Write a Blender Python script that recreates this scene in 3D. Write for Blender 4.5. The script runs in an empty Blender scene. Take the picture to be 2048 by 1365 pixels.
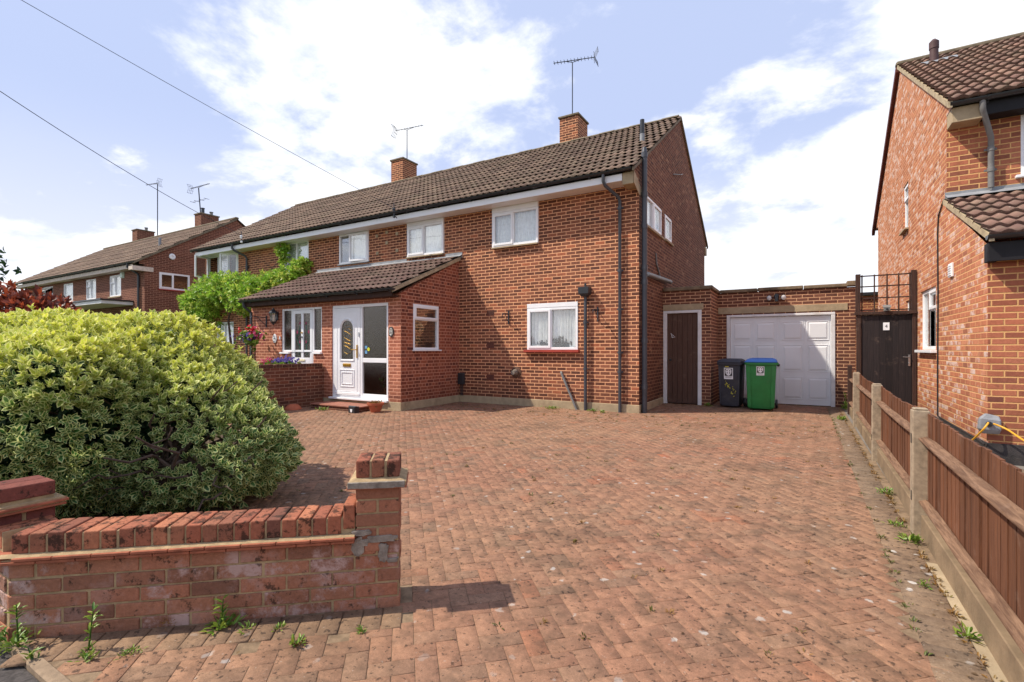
import bpy, bmesh, math, random
import numpy as np
from mathutils import Matrix, Vector
R = random.Random(7)
NR = np.random.default_rng(11)
S = bpy.context.scene
COL = S.collection
PI = math.pi
rad = math.radians

# ------------------------------------------------------------------ materials
def lin(c, s=1.0):
    return tuple([((x/255)/12.92 if x/255 <= .04045 else ((x/255+.055)/1.055)**2.4)*s for x in c]+[1.0])

def ds(c, k=.26):
    g = .3*c[0]+.55*c[1]+.15*c[2]+14
    return tuple(x+(g*w-x)*k for x, w in zip(c, (1.08, 1.0, .82)))
class NT:
    def __init__(s, name):
        s.m = bpy.data.materials.new(name); s.m.use_nodes = True
        s.t = s.m.node_tree; s.t.nodes.clear()
        s.out = s.n('ShaderNodeOutputMaterial')
    def n(s, typ, ins=None, **props):
        nd = s.t.nodes.new(typ)
        for k, v in props.items(): setattr(nd, k, v)
        if ins:
            for k, v in ins.items():
                sock = nd.inputs[k]
                if isinstance(v, bpy.types.NodeSocket): s.t.links.new(v, sock)
                else: sock.default_value = v
        return nd
    def M(s, op, a, b=0.0, c=0.0, clamp=False):
        return s.n('ShaderNodeMath', {0: a, 1: b, 2: c}, operation=op, use_clamp=clamp).outputs[0]
    def mix(s, f, a, b, blend='MIX'):
        nd = s.n('ShaderNodeMix', data_type='RGBA', blend_type=blend)
        for i, v in ((0, f), (6, a), (7, b)):
            if isinstance(v, bpy.types.NodeSocket): s.t.links.new(v, nd.inputs[i])
            else: nd.inputs[i].default_value = v
        return nd.outputs[2]
    def ramp(s, f, stops, interp='LINEAR'):
        nd = s.n('ShaderNodeValToRGB', {0: f}); cr = nd.color_ramp; cr.interpolation = interp
        while len(cr.elements) < len(stops): cr.elements.new(.5)
        for e, (p, c) in zip(cr.elements, stops):
            e.position = p; e.color = c if len(c) == 4 else lin(c)
        return nd.outputs[0]
    def step(s, f, a, b):
        return s.n('ShaderNodeMapRange', {0: f, 1: a, 2: b}, interpolation_type='SMOOTHSTEP').outputs[0]
    def noise(s, vec, scale, detail=3, rough=.55, col=False, dist=0.0):
        nd = s.n('ShaderNodeTexNoise', {'Scale': scale, 'Detail': detail, 'Roughness': rough, 'Distortion': dist})
        if vec is not None: s.t.links.new(vec, nd.inputs['Vector'])
        return nd.outputs[1 if col else 0]
    def obj(s): return s.n('ShaderNodeNewGeometry').outputs['Position']
    def uv(s): return s.n('ShaderNodeUVMap').outputs[0]
    def scalev(s, v, sc):
        return s.n('ShaderNodeVectorMath', {0: v, 1: sc}, operation='MULTIPLY').outputs[0]
    def finish(s, col, rough=.8, height=None, dist=.01, spec=.3, metal=0.0, **extra):
        b = s.n('ShaderNodeBsdfPrincipled', {'Base Color': col, 'Roughness': rough, 'Metallic': metal, 'Specular IOR Level': spec})
        for k, v in extra.items():
            k = k.replace('_', ' ')
            if isinstance(v, bpy.types.NodeSocket): s.t.links.new(v, b.inputs[k])
            else: b.inputs[k].default_value = v
        if height is not None:
            bp = s.n('ShaderNodeBump', {'Height': height, 'Distance': dist, 'Strength': 1.0})
            s.t.links.new(bp.outputs[0], b.inputs['Normal'])
        s.t.links.new(b.outputs[0], s.out.inputs[0])
        return s.m

def plain(name, c, rough=.6, var=.15, scale=8, bump=0.0, spec=.3, metal=0.0, dirt=None, s=1.0):
    t = NT(name); p = t.obj(); n = t.noise(p, scale, 5, .6)
    a = lin(c, s*(1-var)); b = lin(c, s*(1+var))
    col = t.mix(t.step(n, .3, .7), a, b)
    if dirt:
        d = t.noise(p, scale*.35, 6, .7)
        col = t.mix(t.M('MULTIPLY', t.step(d, .52, .75), .6), col, lin(dirt))
    return t.finish(col, rough, t.noise(p, scale*12, 3) if bump else None, bump or .01, spec, metal)

def brickmat(name, cols, mortar, s=1.0, bond=.5, hd=False, eff=0.0, effcol=(205, 180, 165), dark_foot=True, efft=(.42, .62), seed=0.0, sharp=.0035):
    """Running-bond brickwork laid out in metres along the wall's own UV."""
    t = NT(name); uv = t.uv(); sp = t.n('ShaderNodeSeparateXYZ', {0: uv})
    wob = t.noise(uv, 9, 2)
    u = t.M('ADD', sp.outputs[0], t.M('MULTIPLY', wob, .006)); v = t.M('ADD', sp.outputs[1], t.M('MULTIPLY', t.noise(uv, 6, 2), .006))
    rv = t.M('DIVIDE', v, .075); row = t.M('FLOOR', rv); fv = t.M('MULTIPLY', t.M('FRACT', rv), .075)
    odd = t.M('FLOORED_MODULO', row, 2.0)
    if hd:   # every other course laid as headers
        w = t.M('SUBTRACT', .225, t.M('MULTIPLY', odd, .1125))
        cu = t.M('ADD', t.M('DIVIDE', u, w), t.M('MULTIPLY', odd, .5))
    else:
        w = t.M('ADD', .225, 0.0); cu = t.M('ADD', t.M('DIVIDE', u, .225), t.M('MULTIPLY', odd, bond))
    cid = t.M('FLOOR', cu); fu = t.M('MULTIPLY', t.M('FRACT', cu), w)
    du = t.M('MINIMUM', fu, t.M('SUBTRACT', w, fu)); dv = t.M('MINIMUM', fv, t.M('SUBTRACT', .075, fv))
    fine = t.noise(uv, 70, 4, .6)
    d = t.M('ADD', t.M('MINIMUM', du, dv), t.M('MULTIPLY', t.M('SUBTRACT', fine, .5), .006))
    mask = t.step(d, .0064-sharp*.4, .0064+sharp)
    idv = t.n('ShaderNodeCombineXYZ', {0: cid, 1: row, 2: seed})
    wn = t.n('ShaderNodeTexWhiteNoise', {0: idv.outputs[0]}, noise_dimensions='3D')
    k = len(cols); base = t.ramp(wn.outputs[0], [(i/(k-1), lin(ds(c), s)) for i, c in enumerate(cols)])
    base = t.mix(.4, base, t.ramp(t.noise(uv, 25, 6, .7), [(.3, (140, 140, 140)), (.7, (224, 224, 224))]), 'OVERLAY')
    base = t.mix(.5, base, t.ramp(t.noise(uv, .55, 5, .65), [(.32, (150, 140, 132)), (.68, (222, 218, 214))]), 'OVERLAY')
    stv = t.scalev(uv, (2.2, .35, 1)); base = t.mix(t.M('MULTIPLY', t.step(t.noise(stv, 1.6, 5, .7), .54, .72), .32), base, lin((74, 52, 42), s))
    blot = t.noise(uv, .9, 4, .6)
    base = t.mix(t.M('MULTIPLY', t.step(blot, .35, .75), .35), base, lin(cols[0], s))
    if eff:
        wn2 = t.n('ShaderNodeTexWhiteNoise', {0: t.scalev(idv.outputs[0], (1.7, 2.3, 1.1))}, noise_dimensions='3D')
        e = t.M('MULTIPLY', t.step(wn2.outputs[0], 1-eff, 1-eff+.12), t.step(t.noise(uv, 7, 5, .7), *efft))
        base = t.mix(t.M('MULTIPLY', e, .75), base, lin(effcol, s))
    mc = t.mix(t.noise(uv, 3, 5), lin(mortar, s*.85), lin(mortar, s*1.2))
    col = t.mix(mask, mc, base)
    if dark_foot:  # mottled, darker and browner towards the wall foot
        z = t.n('ShaderNodeSeparateXYZ', {0: t.obj()}).outputs[2]
        dz = t.M('MULTIPLY', t.M('SUBTRACT', 1.0, t.step(z, .15, .9)), t.M('MULTIPLY', t.noise(uv, 1.3, 5), .55))
        col = t.mix(dz, col, lin((70, 48, 38), s))
    h = t.M('ADD', t.M('MULTIPLY', mask, .7), t.M('MULTIPLY', fine, .35))
    return t.finish(col, .88, h, .006, .2)

def tilemat(name, cols, w, g, s=1.0, lich=.3):
    t = NT(name); uv = t.uv(); sp = t.n('ShaderNodeSeparateXYZ', {0: uv})
    a = t.M('FLOOR', t.M('DIVIDE', sp.outputs[0], w)); b = t.M('FLOOR', t.M('DIVIDE', sp.outputs[1], g))
    wn = t.n('ShaderNodeTexWhiteNoise', {0: t.n('ShaderNodeCombineXYZ', {0: a, 1: b}).outputs[0]}, noise_dimensions='3D')
    base = t.ramp(wn.outputs[0], [(0, lin(cols[0], s)), (.5, lin(cols[1], s)), (1, lin(cols[2], s))])
    n = t.noise(uv, 3.5, 7, .75)
    base = t.mix(t.M('MULTIPLY', t.step(n, .45, .7), lich), base, lin((165, 158, 130), s))
    base = t.mix(t.M('MULTIPLY', t.step(t.noise(uv, 14, 5, .7), .56, .68), .55), base, lin((60, 52, 44), s))
    base = t.mix(t.M('MULTIPLY', t.step(t.noise(uv, 1.1, 5, .7), .5, .68), .4), base, lin((92, 84, 66), s))
    base = t.mix(t.step(t.noise(uv, 22, 3, .6), .67, .71), base, lin((200, 195, 175), s))
    return t.finish(base, .9, t.noise(uv, 90, 4), .004, .2)

def pavermat(name, stops, s=1.0, lichen=.75):
    t = NT(name); p = t.obj(); rnd = t.n('ShaderNodeNewGeometry').outputs['Random Per Island']
    base = t.ramp(rnd, [(q, lin(ds(c, .2), s)) for q, c in stops])
    big = t.step(t.noise(p, .33, 5, .6), .36, .62)
    base = t.mix(t.M('MULTIPLY', big, .5), base, lin((196, 158, 126), s*.95))
    mid = t.noise(p, 19, 8, .82); base = t.mix(.45, base, t.ramp(mid, [(.34, (132, 118, 106)), (.5, (190, 186, 182)), (.66, (236, 230, 222))]), 'OVERLAY')
    speck = t.step(t.noise(p, 55, 4, .6), .66, .70); base = t.mix(t.M('MULTIPLY', speck, .6), base, lin((214, 200, 184), s))
    grime = t.step(t.noise(p, 5, 7, .75), .46, .68); grime2 = t.step(t.noise(p, 1.1, 7, .72), .49, .64)
    base = t.mix(t.M('MULTIPLY', grime2, .42), base, lin((134, 108, 86), s*.85))
    base = t.mix(t.M('MULTIPLY', grime, .6), base, lin((122, 98, 80), s*.85))
    sand = t.noise(p, 160, 3, .7)
    base = t.mix(.4, base, t.ramp(sand, [(.3, (128, 128, 128)), (.72, (228, 228, 228))]), 'OVERLAY')
    dark = t.M('MULTIPLY', t.step(t.M('ADD', t.noise(p, 34, 4, .6), t.M('MULTIPLY', t.noise(p, .7, 3), .14)), .655, .71), .7)
    base = t.mix(dark, base, lin((66, 54, 48), s*.8))
    reg = t.step(t.noise(p, .8, 4, .6), .36, .58)
    vo = t.n('ShaderNodeTexVoronoi', {'Vector': t.n('ShaderNodeVectorMath', {0: p, 1: t.scalev(t.noise(p, 18, 3, .6, col=True), (.07, .07, .07))}, operation='ADD').outputs[0], 'Scale': 8.5, 'Randomness': 1.0})
    r2 = t.n('ShaderNodeSeparateColor', {0: vo.outputs['Color']}).outputs[0]
    spot = t.M('SUBTRACT', 1.0, t.step(vo.outputs['Distance'], .12, .20))
    spot = t.M('MULTIPLY', t.M('MULTIPLY', spot, t.step(r2, .62, .68)), t.M('MULTIPLY', t.M('ADD', reg, .25, clamp=True), lichen))
    base = t.mix(spot, base, lin((225, 215, 205), s))
    return t.finish(base, .9, t.M('ADD', sand, t.M('MULTIPLY', t.noise(p, 30, 4), .8)), .003, .25)

def blockmat(name, stops, s=1.0, eff=.5, ml=.56):
    """Close-up clay bricks, one colour per brick."""
    t = NT(name); p = t.obj(); rnd = t.n('ShaderNodeNewGeometry').outputs['Random Per Island']
    base = t.ramp(rnd, [(q, lin(ds(c), s)) for q, c in stops])
    base = t.mix(.45, base, t.ramp(t.noise(p, 45, 6, .7), [(.3, (140, 140, 140)), (.7, (224, 224, 224))]), 'OVERLAY')
    z = t.n('ShaderNodeSeparateXYZ', {0: p}).outputs[2]
    low = t.M('SUBTRACT', 1.0, t.step(z, .26, .46))
    e = t.M('MULTIPLY', t.step(t.noise(p, 5, 7, .74), .47, .64), t.M('MULTIPLY', low, t.M('MULTIPLY', eff, t.M('ADD', .25, t.step(t.M('FRACT', t.M('MULTIPLY', rnd, 7.3)), .2, .8)))), clamp=True)
    base = t.mix(e, base, lin((186, 156, 146), s))
    mo = t.M('MULTIPLY', t.step(t.noise(p, 12, 7, .78), ml, ml+.07), .8)
    base = t.mix(mo, base, lin((52, 42, 34), s))
    h = t.M('ADD', t.noise(p, 120, 4, .7), t.M('MULTIPLY', t.noise(p, 22, 3), 1.2))
    return t.finish(base, .88, h, .004, .2)

def woodmat(name, c, c2, s=1.0, per=True, axis=(30, 30, 1.2), rough=.8):
    t = NT(name); p = t.obj(); g = t.noise(t.scalev(p, axis), 2.2, 6, .7, dist=.6)
    base = t.mix(t.step(g, .3, .7), lin(c, s), lin(c2, s))
    if per:
        r = t.n('ShaderNodeNewGeometry').outputs['Random Per Island']
        base = t.mix(.6, base, t.ramp(r, [(0, (150, 146, 146)), (1, (216, 210, 208))]), 'OVERLAY')
    base = t.mix(t.M('MULTIPLY', t.step(t.noise(p, 4, 5, .7), .55, .75), .35), base, lin((150, 125, 110), s))
    return t.finish(base, rough, g, .004, .25)

def glassmat(name, tint=(1, 1, 1), refl=.25, rough=.02, bump=0.0):
    t = NT(name)
    tr = t.n('ShaderNodeBsdfTransparent', {0: (*tint, 1)})
    gl = t.n('ShaderNodeBsdfGlossy', {'Color': (1, 1, 1, 1), 'Roughness': rough})
    b = t.n('ShaderNodeBump', {'Height': t.noise(t.obj(), 60 if bump else 1.5, 2), 'Distance': bump or .002})
    t.t.links.new(b.outputs[0], gl.inputs['Normal'])
    lw = t.n('ShaderNodeLayerWeight', {0: .35}).outputs[0]
    f = t.M('ADD', t.M('MULTIPLY', lw, .35), refl, clamp=True)
    mx = t.n('ShaderNodeMixShader', {0: f, 1: tr.outputs[0], 2: gl.outputs[0]})
    t.t.links.new(mx.outputs[0], t.out.inputs[0]); return t.m

def leafmat(name, green, edge, new=(150, 165, 60), edgew=.55, s=1.0, trans=.25, rough=.42):
    """UV.x: 0 at the midrib, 1 at the margin. Point attribute 'age' (r: random, g: share of new growth)."""
    t = NT(name); uv = t.uv(); sp = t.n('ShaderNodeSeparateXYZ', {0: uv})
    at = t.n('ShaderNodeAttribute', attribute_name='age'); a = t.n('ShaderNodeSeparateColor', {0: at.outputs[0]})
    g = t.mix(a.outputs[0], lin(green, s*.65), lin(green, s*1.35))
    g = t.mix(a.outputs[1], g, lin(new, s))
    if edge:
        e = t.mix(a.outputs[1], lin(edge, s), lin((236, 228, 130), s))
        e = t.mix(t.M('MULTIPLY', a.outputs[0], .35), e, lin(green, s))
        m = t.step(t.M('ADD', sp.outputs[0], t.M('MULTIPLY', t.M('SUBTRACT', t.noise(t.obj(), 60, 2), .5), .35)), edgew, edgew+.14)
        g = t.mix(m, g, e)
    b = t.n('ShaderNodeBsdfPrincipled', {'Base Color': g, 'Roughness': rough, 'Specular IOR Level': .4})
    tl = t.n('ShaderNodeBsdfTranslucent', {0: g})
    mx = t.n('ShaderNodeMixShader', {0: trans, 1: b.outputs[0], 2: tl.outputs[0]})
    t.t.links.new(mx.outputs[0], t.out.inputs[0]); return t.m

m_brick = brickmat('facade_brick', [(96, 54, 42), (118, 66, 50), (146, 82, 60), (110, 62, 50), (156, 88, 66), (92, 54, 46), (138, 78, 60), (178, 92, 62)], (232, 170, 128), 1.0)
m_gable_shade = brickmat('shaded_gable_brick', [(100, 56, 44), (84, 50, 42), (116, 68, 52), (92, 54, 44), (126, 76, 58)], (160, 116, 90), .95, eff=.16, effcol=(172, 136, 106), seed=31)  # darker palette holds part of the gable's shade; tan stains are weathering
m_porchbrick = brickmat('porch_brick', [(172, 96, 74), (150, 80, 62), (188, 108, 84), (128, 66, 56), (178, 98, 72), (160, 88, 70)], (222, 160, 132), 1.0, seed=3)
m_porchside = brickmat('porch_side_brick', [(150, 74, 54), (112, 52, 46), (172, 88, 64), (92, 44, 42), (160, 78, 56), (138, 68, 52)], (196, 138, 112), 1.0, hd=True, seed=5)
m_garagebrick = brickmat('garage_brick', [(104, 60, 50), (124, 72, 58), (92, 54, 48), (134, 80, 64), (112, 62, 52)], (208, 160, 124), 1.0, seed=8)
m_rbrick = brickmat('orange_brick', [(196, 112, 80), (204, 118, 84), (180, 100, 76), (212, 128, 96), (190, 106, 76), (162, 94, 74)], (222, 170, 120), .9, eff=.42, effcol=(228, 208, 198), efft=(.42, .58), seed=12)
m_rbrick2 = brickmat('brown_red_brick', [(176, 96, 72), (140, 74, 58), (190, 106, 80), (116, 64, 56), (182, 100, 74), (166, 88, 66)], (212, 164, 110), 1.0, seed=14)
m_farbrick = brickmat('far_brick', [(112, 64, 52), (94, 54, 46), (124, 74, 60), (102, 58, 50)], (166, 120, 98), 1.0, seed=17)
m_divbrick = brickmat('dark_wall_brick', [(96, 52, 42), (120, 62, 46), (74, 42, 38), (140, 68, 46)], (150, 112, 92), 1.0, seed=21)
m_tile = tilemat('brown_roof_tiles', [(122, 100, 86), (104, 84, 74), (138, 114, 98)], .33, .345, .9)
m_tile2 = tilemat('porch_roof_tiles', [(108, 82, 74), (92, 70, 64), (124, 98, 88)], .33, .33, .95, .2)
m_tile3 = tilemat('red_brown_roof_tiles', [(134, 104, 92), (114, 88, 80), (150, 116, 102)], .36, .33, .95, .3)
m_ridge = plain('ridge_mortar', (120, 108, 90), .9, .25, 6, .004, dirt=(70, 62, 50))
m_verge = plain('verge_mortar', (184, 166, 136), .9, .2, 9, .003, s=.85)
m_blackboard = plain('black_fascia_board', (26, 24, 28), .6, .2, 5)
m_white = plain('white_upvc', (236, 236, 238), .35, .03, 3, spec=.45)
m_whitepaint = plain('white_painted_wood', (222, 220, 220), .6, .08, 5, .001, dirt=(190, 178, 165))
m_garagewhite = plain('white_garage_paint', (228, 228, 230), .45, .03, 2, spec=.4)
m_gravelb = plain('gravel_board_concrete', (158, 134, 106), .95, .25, 3, .004, s=.68, dirt=(92, 76, 60))
m_black = plain('black_plastic', (44, 46, 50), .35, .15, 6, spec=.5)
m_pipe = plain('grey_black_pipe', (66, 68, 74), .4, .15, 3, spec=.5)
m_greypipe = plain('weathered_grey_pipe', (120, 118, 116), .5, .15, 6, dirt=(90, 84, 78))
m_conc = plain('concrete_cream', (180, 160, 130), .9, .15, 5, .003, s=.85, dirt=(116, 98, 76))
m_concpost = plain('concrete_post', (160, 142, 120), .95, .2, 22, .004, dirt=(96, 84, 72))
m_lead = plain('lead_flashing', (140, 142, 146), .6, .15, 6, .002)
m_glass = glassmat('window_glass', (.97, .98, .98), .07)
m_darkglass = glassmat('door_glass', (.52, .46, .40), .05, .06, .004)
m_curtain = plain('net_curtain', (244, 245, 243), .9, .08, 14)
m_dark = plain('dark_interior', (64, 58, 52), .9, .2, 2)
m_room = plain('room_wall', (150, 140, 128), .9, .05, 2)
m_gold = plain('brass', (196, 150, 62), .3, .1, 8, metal=.8)
m_chrome = plain('chrome', (180, 182, 184), .25, .05, 8, metal=.9)
m_iron = plain('aerial_metal', (62, 66, 74), .5, .15, 8, metal=.4)
m_terra = plain('terracotta', (176, 98, 70), .8, .15, 9, .002)
m_soil = plain('soil', (84, 68, 52), .95, .3, 9, .01)
m_redsill = plain('red_painted_sill', (158, 62, 50), .55, .1, 6)
m_steptile = plain('red_step_tiles', (178, 118, 98), .7, .15, 7, .001, s=.7, dirt=(120, 90, 76))
m_blackwood = woodmat('black_stained_boards', (50, 42, 42), (34, 30, 32), 1.0, True)
m_darkwood = woodmat('dark_brown_timber', (78, 55, 46), (54, 40, 36), 1.0, False)
m_fence = woodmat('brown_fence_boards', (132, 88, 62), (94, 62, 46), .88, True)
m_rail = woodmat('weathered_fence_rail', (146, 114, 90), (96, 70, 54), .9, False, (24, 2, 24))
m_bdoor = woodmat('brown_door_boards', (98, 74, 62), (80, 58, 50), 1.0, False)
m_paver = pavermat('red_block_paving', [(0, (198, 138, 110)), (.3, (188, 130, 105)), (.5, (200, 142, 114)), (.68, (172, 130, 108)), (.82, (192, 130, 104)), (.92, (182, 130, 107)), (.96, (206, 122, 90)), (1, (156, 126, 108))], .57)
m_border = pavermat('grey_border_paving', [(0, (140, 122, 104)), (.5, (154, 132, 112)), (1, (122, 108, 96))], .62, 1.2)
m_tanborder = pavermat('tan_border_paving', [(0, (160, 128, 100)), (.5, (142, 114, 92)), (1, (172, 140, 112))], .6, .2)
m_orangepave = pavermat('orange_block_paving', [(0, (206, 140, 106)), (.6, (190, 124, 96)), (1, (170, 110, 90))], .6, .1)
m_greypave = plain('grey_paving', (150, 142, 134), .9, .2, 4, .004, s=.6, dirt=(110, 90, 76))
m_sand = plain('jointing_sand', (150, 126, 100), .95, .3, 14, .004, s=.7)
m_tarmac = plain('tarmac', (120, 112, 108), .95, .35, 60, .006, s=.6)
m_grass = plain('grass_ground', (84, 98, 50), .95, .25, 3, .01, s=.6)
m_kerb = plain('concrete_kerb', (172, 148, 122), .9, .18, 25, .003, s=.7)
m_block = blockmat('clay_wall_bricks', [(0, (160, 94, 70)), (.2, (176, 104, 78)), (.4, (144, 88, 68)), (.6, (184, 112, 84)), (.8, (160, 98, 74)), (1, (128, 80, 64))], .98, 1.0)
m_cope = blockmat('clay_coping_bricks', [(0, (206, 114, 80)), (.3, (176, 92, 70)), (.6, (212, 122, 86)), (.8, (140, 80, 66)), (1, (200, 102, 74))], .74, 0, .50)
m_mortar = plain('sandy_mortar', (196, 168, 128), .95, .2, 18, .004, s=.72, dirt=(110, 92, 70))
m_cement = plain('grey_cement', (172, 160, 146), .95, .3, 16, .012, s=.8, dirt=(120, 104, 92))
m_creas = plain('creasing_tiles', (180, 108, 80), .85, .25, 14, .002, s=.72)
m_bark = plain('bark', (88, 72, 62), .9, .25, 30, .004)
m_hedge = leafmat('variegated_leaf', (64, 104, 50), (216, 220, 150), (208, 214, 78), .52, 1.12, .35, .5)
m_creeper = leafmat('creeper_leaf', (126, 164, 54), None, (210, 206, 104), s=1.2, trans=.4)
m_red = leafmat('red_leaf', (96, 52, 46), None, (190, 92, 56), trans=.25)
m_darkleaf = leafmat('dark_green_leaf', (44, 74, 44), None, (80, 110, 50))
m_weed = leafmat('weed_leaf', (84, 130, 44), None, (160, 176, 72), s=.8)
m_dryweed = leafmat('dry_weed_leaf', (150, 118, 62), None, (176, 120, 60), s=.8)
def petal(name, c): return leafmat(name, c, None, c, trans=.3)
m_petred = petal('red_petals', (206, 40, 48)); m_petpink = petal('pink_petals', (212, 90, 130)); m_petpurple = petal('purple_petals', (120, 104, 180)); m_petcream = petal('cream_petals', (220, 212, 170))

# ------------------------------------------------------------------ geometry helpers
def link(o): COL.objects.link(o); return o
def frame(origin, right):
    """Wall frame: local x = right (seen from outside), y = inward, z = up."""
    r = Vector((right[0], right[1], 0)).normalized(); i = Vector((-r.y, r.x, 0))
    return Matrix(((r.x, i.x, 0, origin[0]), (r.y, i.y, 0, origin[1]), (0, 0, 1, origin[2]), (0, 0, 0, 1)))
I4 = Matrix.Identity(4)
class MB:
    def __init__(s, M=None): s.v = []; s.f = []; s.mi = []; s.M = M or I4; s.uvs = []; s.slot = 0
    def add(s, vs, fs, M=None):
        T = s.M @ M if M is not None else s.M
        k = len(s.v); s.v += [tuple(T @ Vector(p)) for p in vs]
        s.f += [tuple(i+k for i in f) for f in fs]; s.mi += [s.slot]*len(fs); return s
    def box(s, x0, x1, y0, y1, z0, z1, M=None):
        v = [(x, y, z) for z in (z0, z1) for y in (y0, y1) for x in (x0, x1)]
        return s.add(v, [(0, 2, 3, 1), (4, 5, 7, 6), (0, 1, 5, 4), (1, 3, 7, 5), (3, 2, 6, 7), (2, 0, 4, 6)], M)
    def quad(s, *p): return s.add(p, [tuple(range(len(p)))])
    def prism(s, poly, y0, y1, M=None):
        """poly in (x,z), extruded in y; poly counter-clockwise seen from -y."""
        n = len(poly); v = [(x, y0, z) for x, z in poly]+[(x, y1, z) for x, z in poly]
        f = [tuple(range(n)), tuple(range(2*n-1, n-1, -1))]+[((i+1) % n, i, i+n, (i+1) % n+n) for i in range(n)]
        return s.add(v, f, M)
    def tube(s, pts, r, n=8, M=None, caps=True):
        pts = [Vector(p) for p in pts]; rs = r if isinstance(r, (list, tuple)) else [r]*len(pts)
        vs = []; fs = []; up = None
        for i, p in enumerate(pts):
            d = (pts[min(i+1, len(pts)-1)]-pts[max(i-1, 0)]).normalized()
            if up is None: up = Vector((0, 0, 1)) if abs(d.z) < .9 else Vector((1, 0, 0))
            a = d.cross(up).normalized(); b = a.cross(d).normalized(); up = b
            for k in range(n):
                w = 2*PI*k/n; vs.append(p+rs[i]*(math.cos(w)*a+math.sin(w)*b))
        for i in range(len(pts)-1):
            for k in range(n):
                k2 = (k+1) % n; fs.append((i*n+k, i*n+k2, (i+1)*n+k2, (i+1)*n+k))
        if caps: fs += [tuple(range(n-1, -1, -1)), tuple((len(pts)-1)*n+k for k in range(n))]
        return s.add(vs, fs, M)
    def lathe(s, prof, c=(0, 0, 0), n=20, M=None, sq=None):
        vs = []; fs = []
        for r, z in prof:
            for k in range(n):
                w = 2*PI*k/n; vs.append((c[0]+r*math.cos(w), c[1]+r*math.sin(w), c[2]+z))
        for i in range(len(prof)-1):
            for k in range(n):
                k2 = (k+1) % n; fs.append((i*n+k, i*n+k2, (i+1)*n+k2, (i+1)*n+k))
        fs += [tuple(range(n-1, -1, -1)), tuple((len(prof)-1)*n+k for k in range(n))]
        return s.add(vs, fs, M)
    def loft(s, rings, M=None):
        n = len(rings[0]); vs = [p for r in rings for p in r]
        fs = [(i*n+k, i*n+(k+1) % n, (i+1)*n+(k+1) % n, (i+1)*n+k) for i in range(len(rings)-1) for k in range(n)]
        fs += [tuple(range(n-1, -1, -1)), tuple((len(rings)-1)*n+k for k in range(n))]
        return s.add(vs, fs, M)
    def ring(s, x0, x1, z0, z1, w, y0, y1):
        """Rectangular frame of bar width w in the local x-z plane."""
        s.box(x0, x0+w, y0, y1, z0, z1); s.box(x1-w, x1, y0, y1, z0, z1)
        s.box(x0+w, x1-w, y0, y1, z0, z0+w); s.box(x0+w, x1-w, y0, y1, z1-w, z1); return s
    def build(s, name, mat, parent=None, bev=0.0, smooth=False, uv=True, seg=1):
        me = bpy.data.meshes.new(name); off = Vector((0, 0, 0)); q = parent
        while q is not None: off += q.location; q = q.parent
        me.from_pydata([tuple(Vector(p)-off) for p in s.v] if off.length else s.v, [], s.f)
        for m in (mat if isinstance(mat, (list, tuple)) else [mat]): me.materials.append(m)
        if max(s.mi, default=0): me.polygons.foreach_set('material_index', s.mi)
        if uv:
            L = me.uv_layers.new(name='UVMap'); dat = np.zeros(len(me.loops)*2, np.float32)
            for p in me.polygons:
                n = p.normal
                if abs(n.z) > .93: a = Vector((1, 0, 0)); b = Vector((0, 1, 0))
                else: a = Vector((-n.y, n.x, 0)).normalized(); b = n.cross(a)
                for li in p.loop_indices:
                    c = me.vertices[me.loops[li].vertex_index].co+off
                    dat[2*li] = c.dot(a); dat[2*li+1] = c.dot(b)
            L.data.foreach_set('uv', dat)
        me.update()
        if smooth:
            me.polygons.foreach_set('use_smooth', [True]*len(me.polygons)); me.set_sharp_from_angle(angle=rad(38))
        o = link(bpy.data.objects.new(name, me))
        if parent is not None: o.parent = parent
        if bev:
            b = o.modifiers.new('soft_edges', 'BEVEL'); b.width = bev; b.segments = seg; b.limit_method = 'ANGLE'; b.angle_limit = rad(40)
        return o
def thing(name, label, cat, loc=(0, 0, 0), group=None, rz=0):
    o = link(bpy.data.objects.new(name, None)); o.location = loc; o.rotation_euler.z = rz; o.empty_display_size = .2
    o['label'] = label; o['category'] = cat
    if group: o['group'] = group
    return o
def tag(o, label, cat, group=None):
    o['label'] = label; o['category'] = cat
    if group: o['group'] = group
    return o
def struct(o, kind='structure', label=None):
    o['kind'] = kind
    if label: o['label'] = label
    return o
def copy_tree(o, parent=None):
    c = o.copy(); COL.objects.link(c)
    if parent is not None: c.parent = parent
    for ch in list(o.children): copy_tree(ch, c)
    return c
def gz(y): return 0.0 if y < 2 else .0075*(min(y, 14)-2)

# ---- walls with openings -------------------------------------------------
def wall(mb, x0, x1, z0, z1, holes=(), th=.11, top=None):
    """Front skin of a wall in its frame, openings with reveals. holes: (x0,x1,z0,z1)."""
    xs = sorted({x0, x1, *[h[0] for h in holes], *[h[1] for h in holes]}); zs = sorted({z0, z1, *[h[2] for h in holes], *[h[3] for h in holes]})
    for i in range(len(xs)-1):
        for j in range(len(zs)-1):
            cx = (xs[i]+xs[i+1])/2; cz = (zs[j]+zs[j+1])/2
            if any(h[0] < cx < h[1] and h[2] < cz < h[3] for h in holes): continue
            a, b, c, d = xs[i], xs[i+1], zs[j], zs[j+1]
            mb.quad((a, 0, c), (b, 0, c), (b, 0, d), (a, 0, d)); mb.quad((a, th, c), (a, th, d), (b, th, d), (b, th, c))
    for a, b, c, d in holes:
        mb.quad((a, 0, c), (a, 0, d), (a, th, d), (a, th, c)); mb.quad((b, 0, c), (b, th, c), (b, th, d), (b, 0, d))
        mb.quad((a, 0, c), (a, th, c), (b, th, c), (b, 0, c)); mb.quad((a, 0, d), (b, 0, d), (b, th, d), (a, th, d))
    return mb

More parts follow.
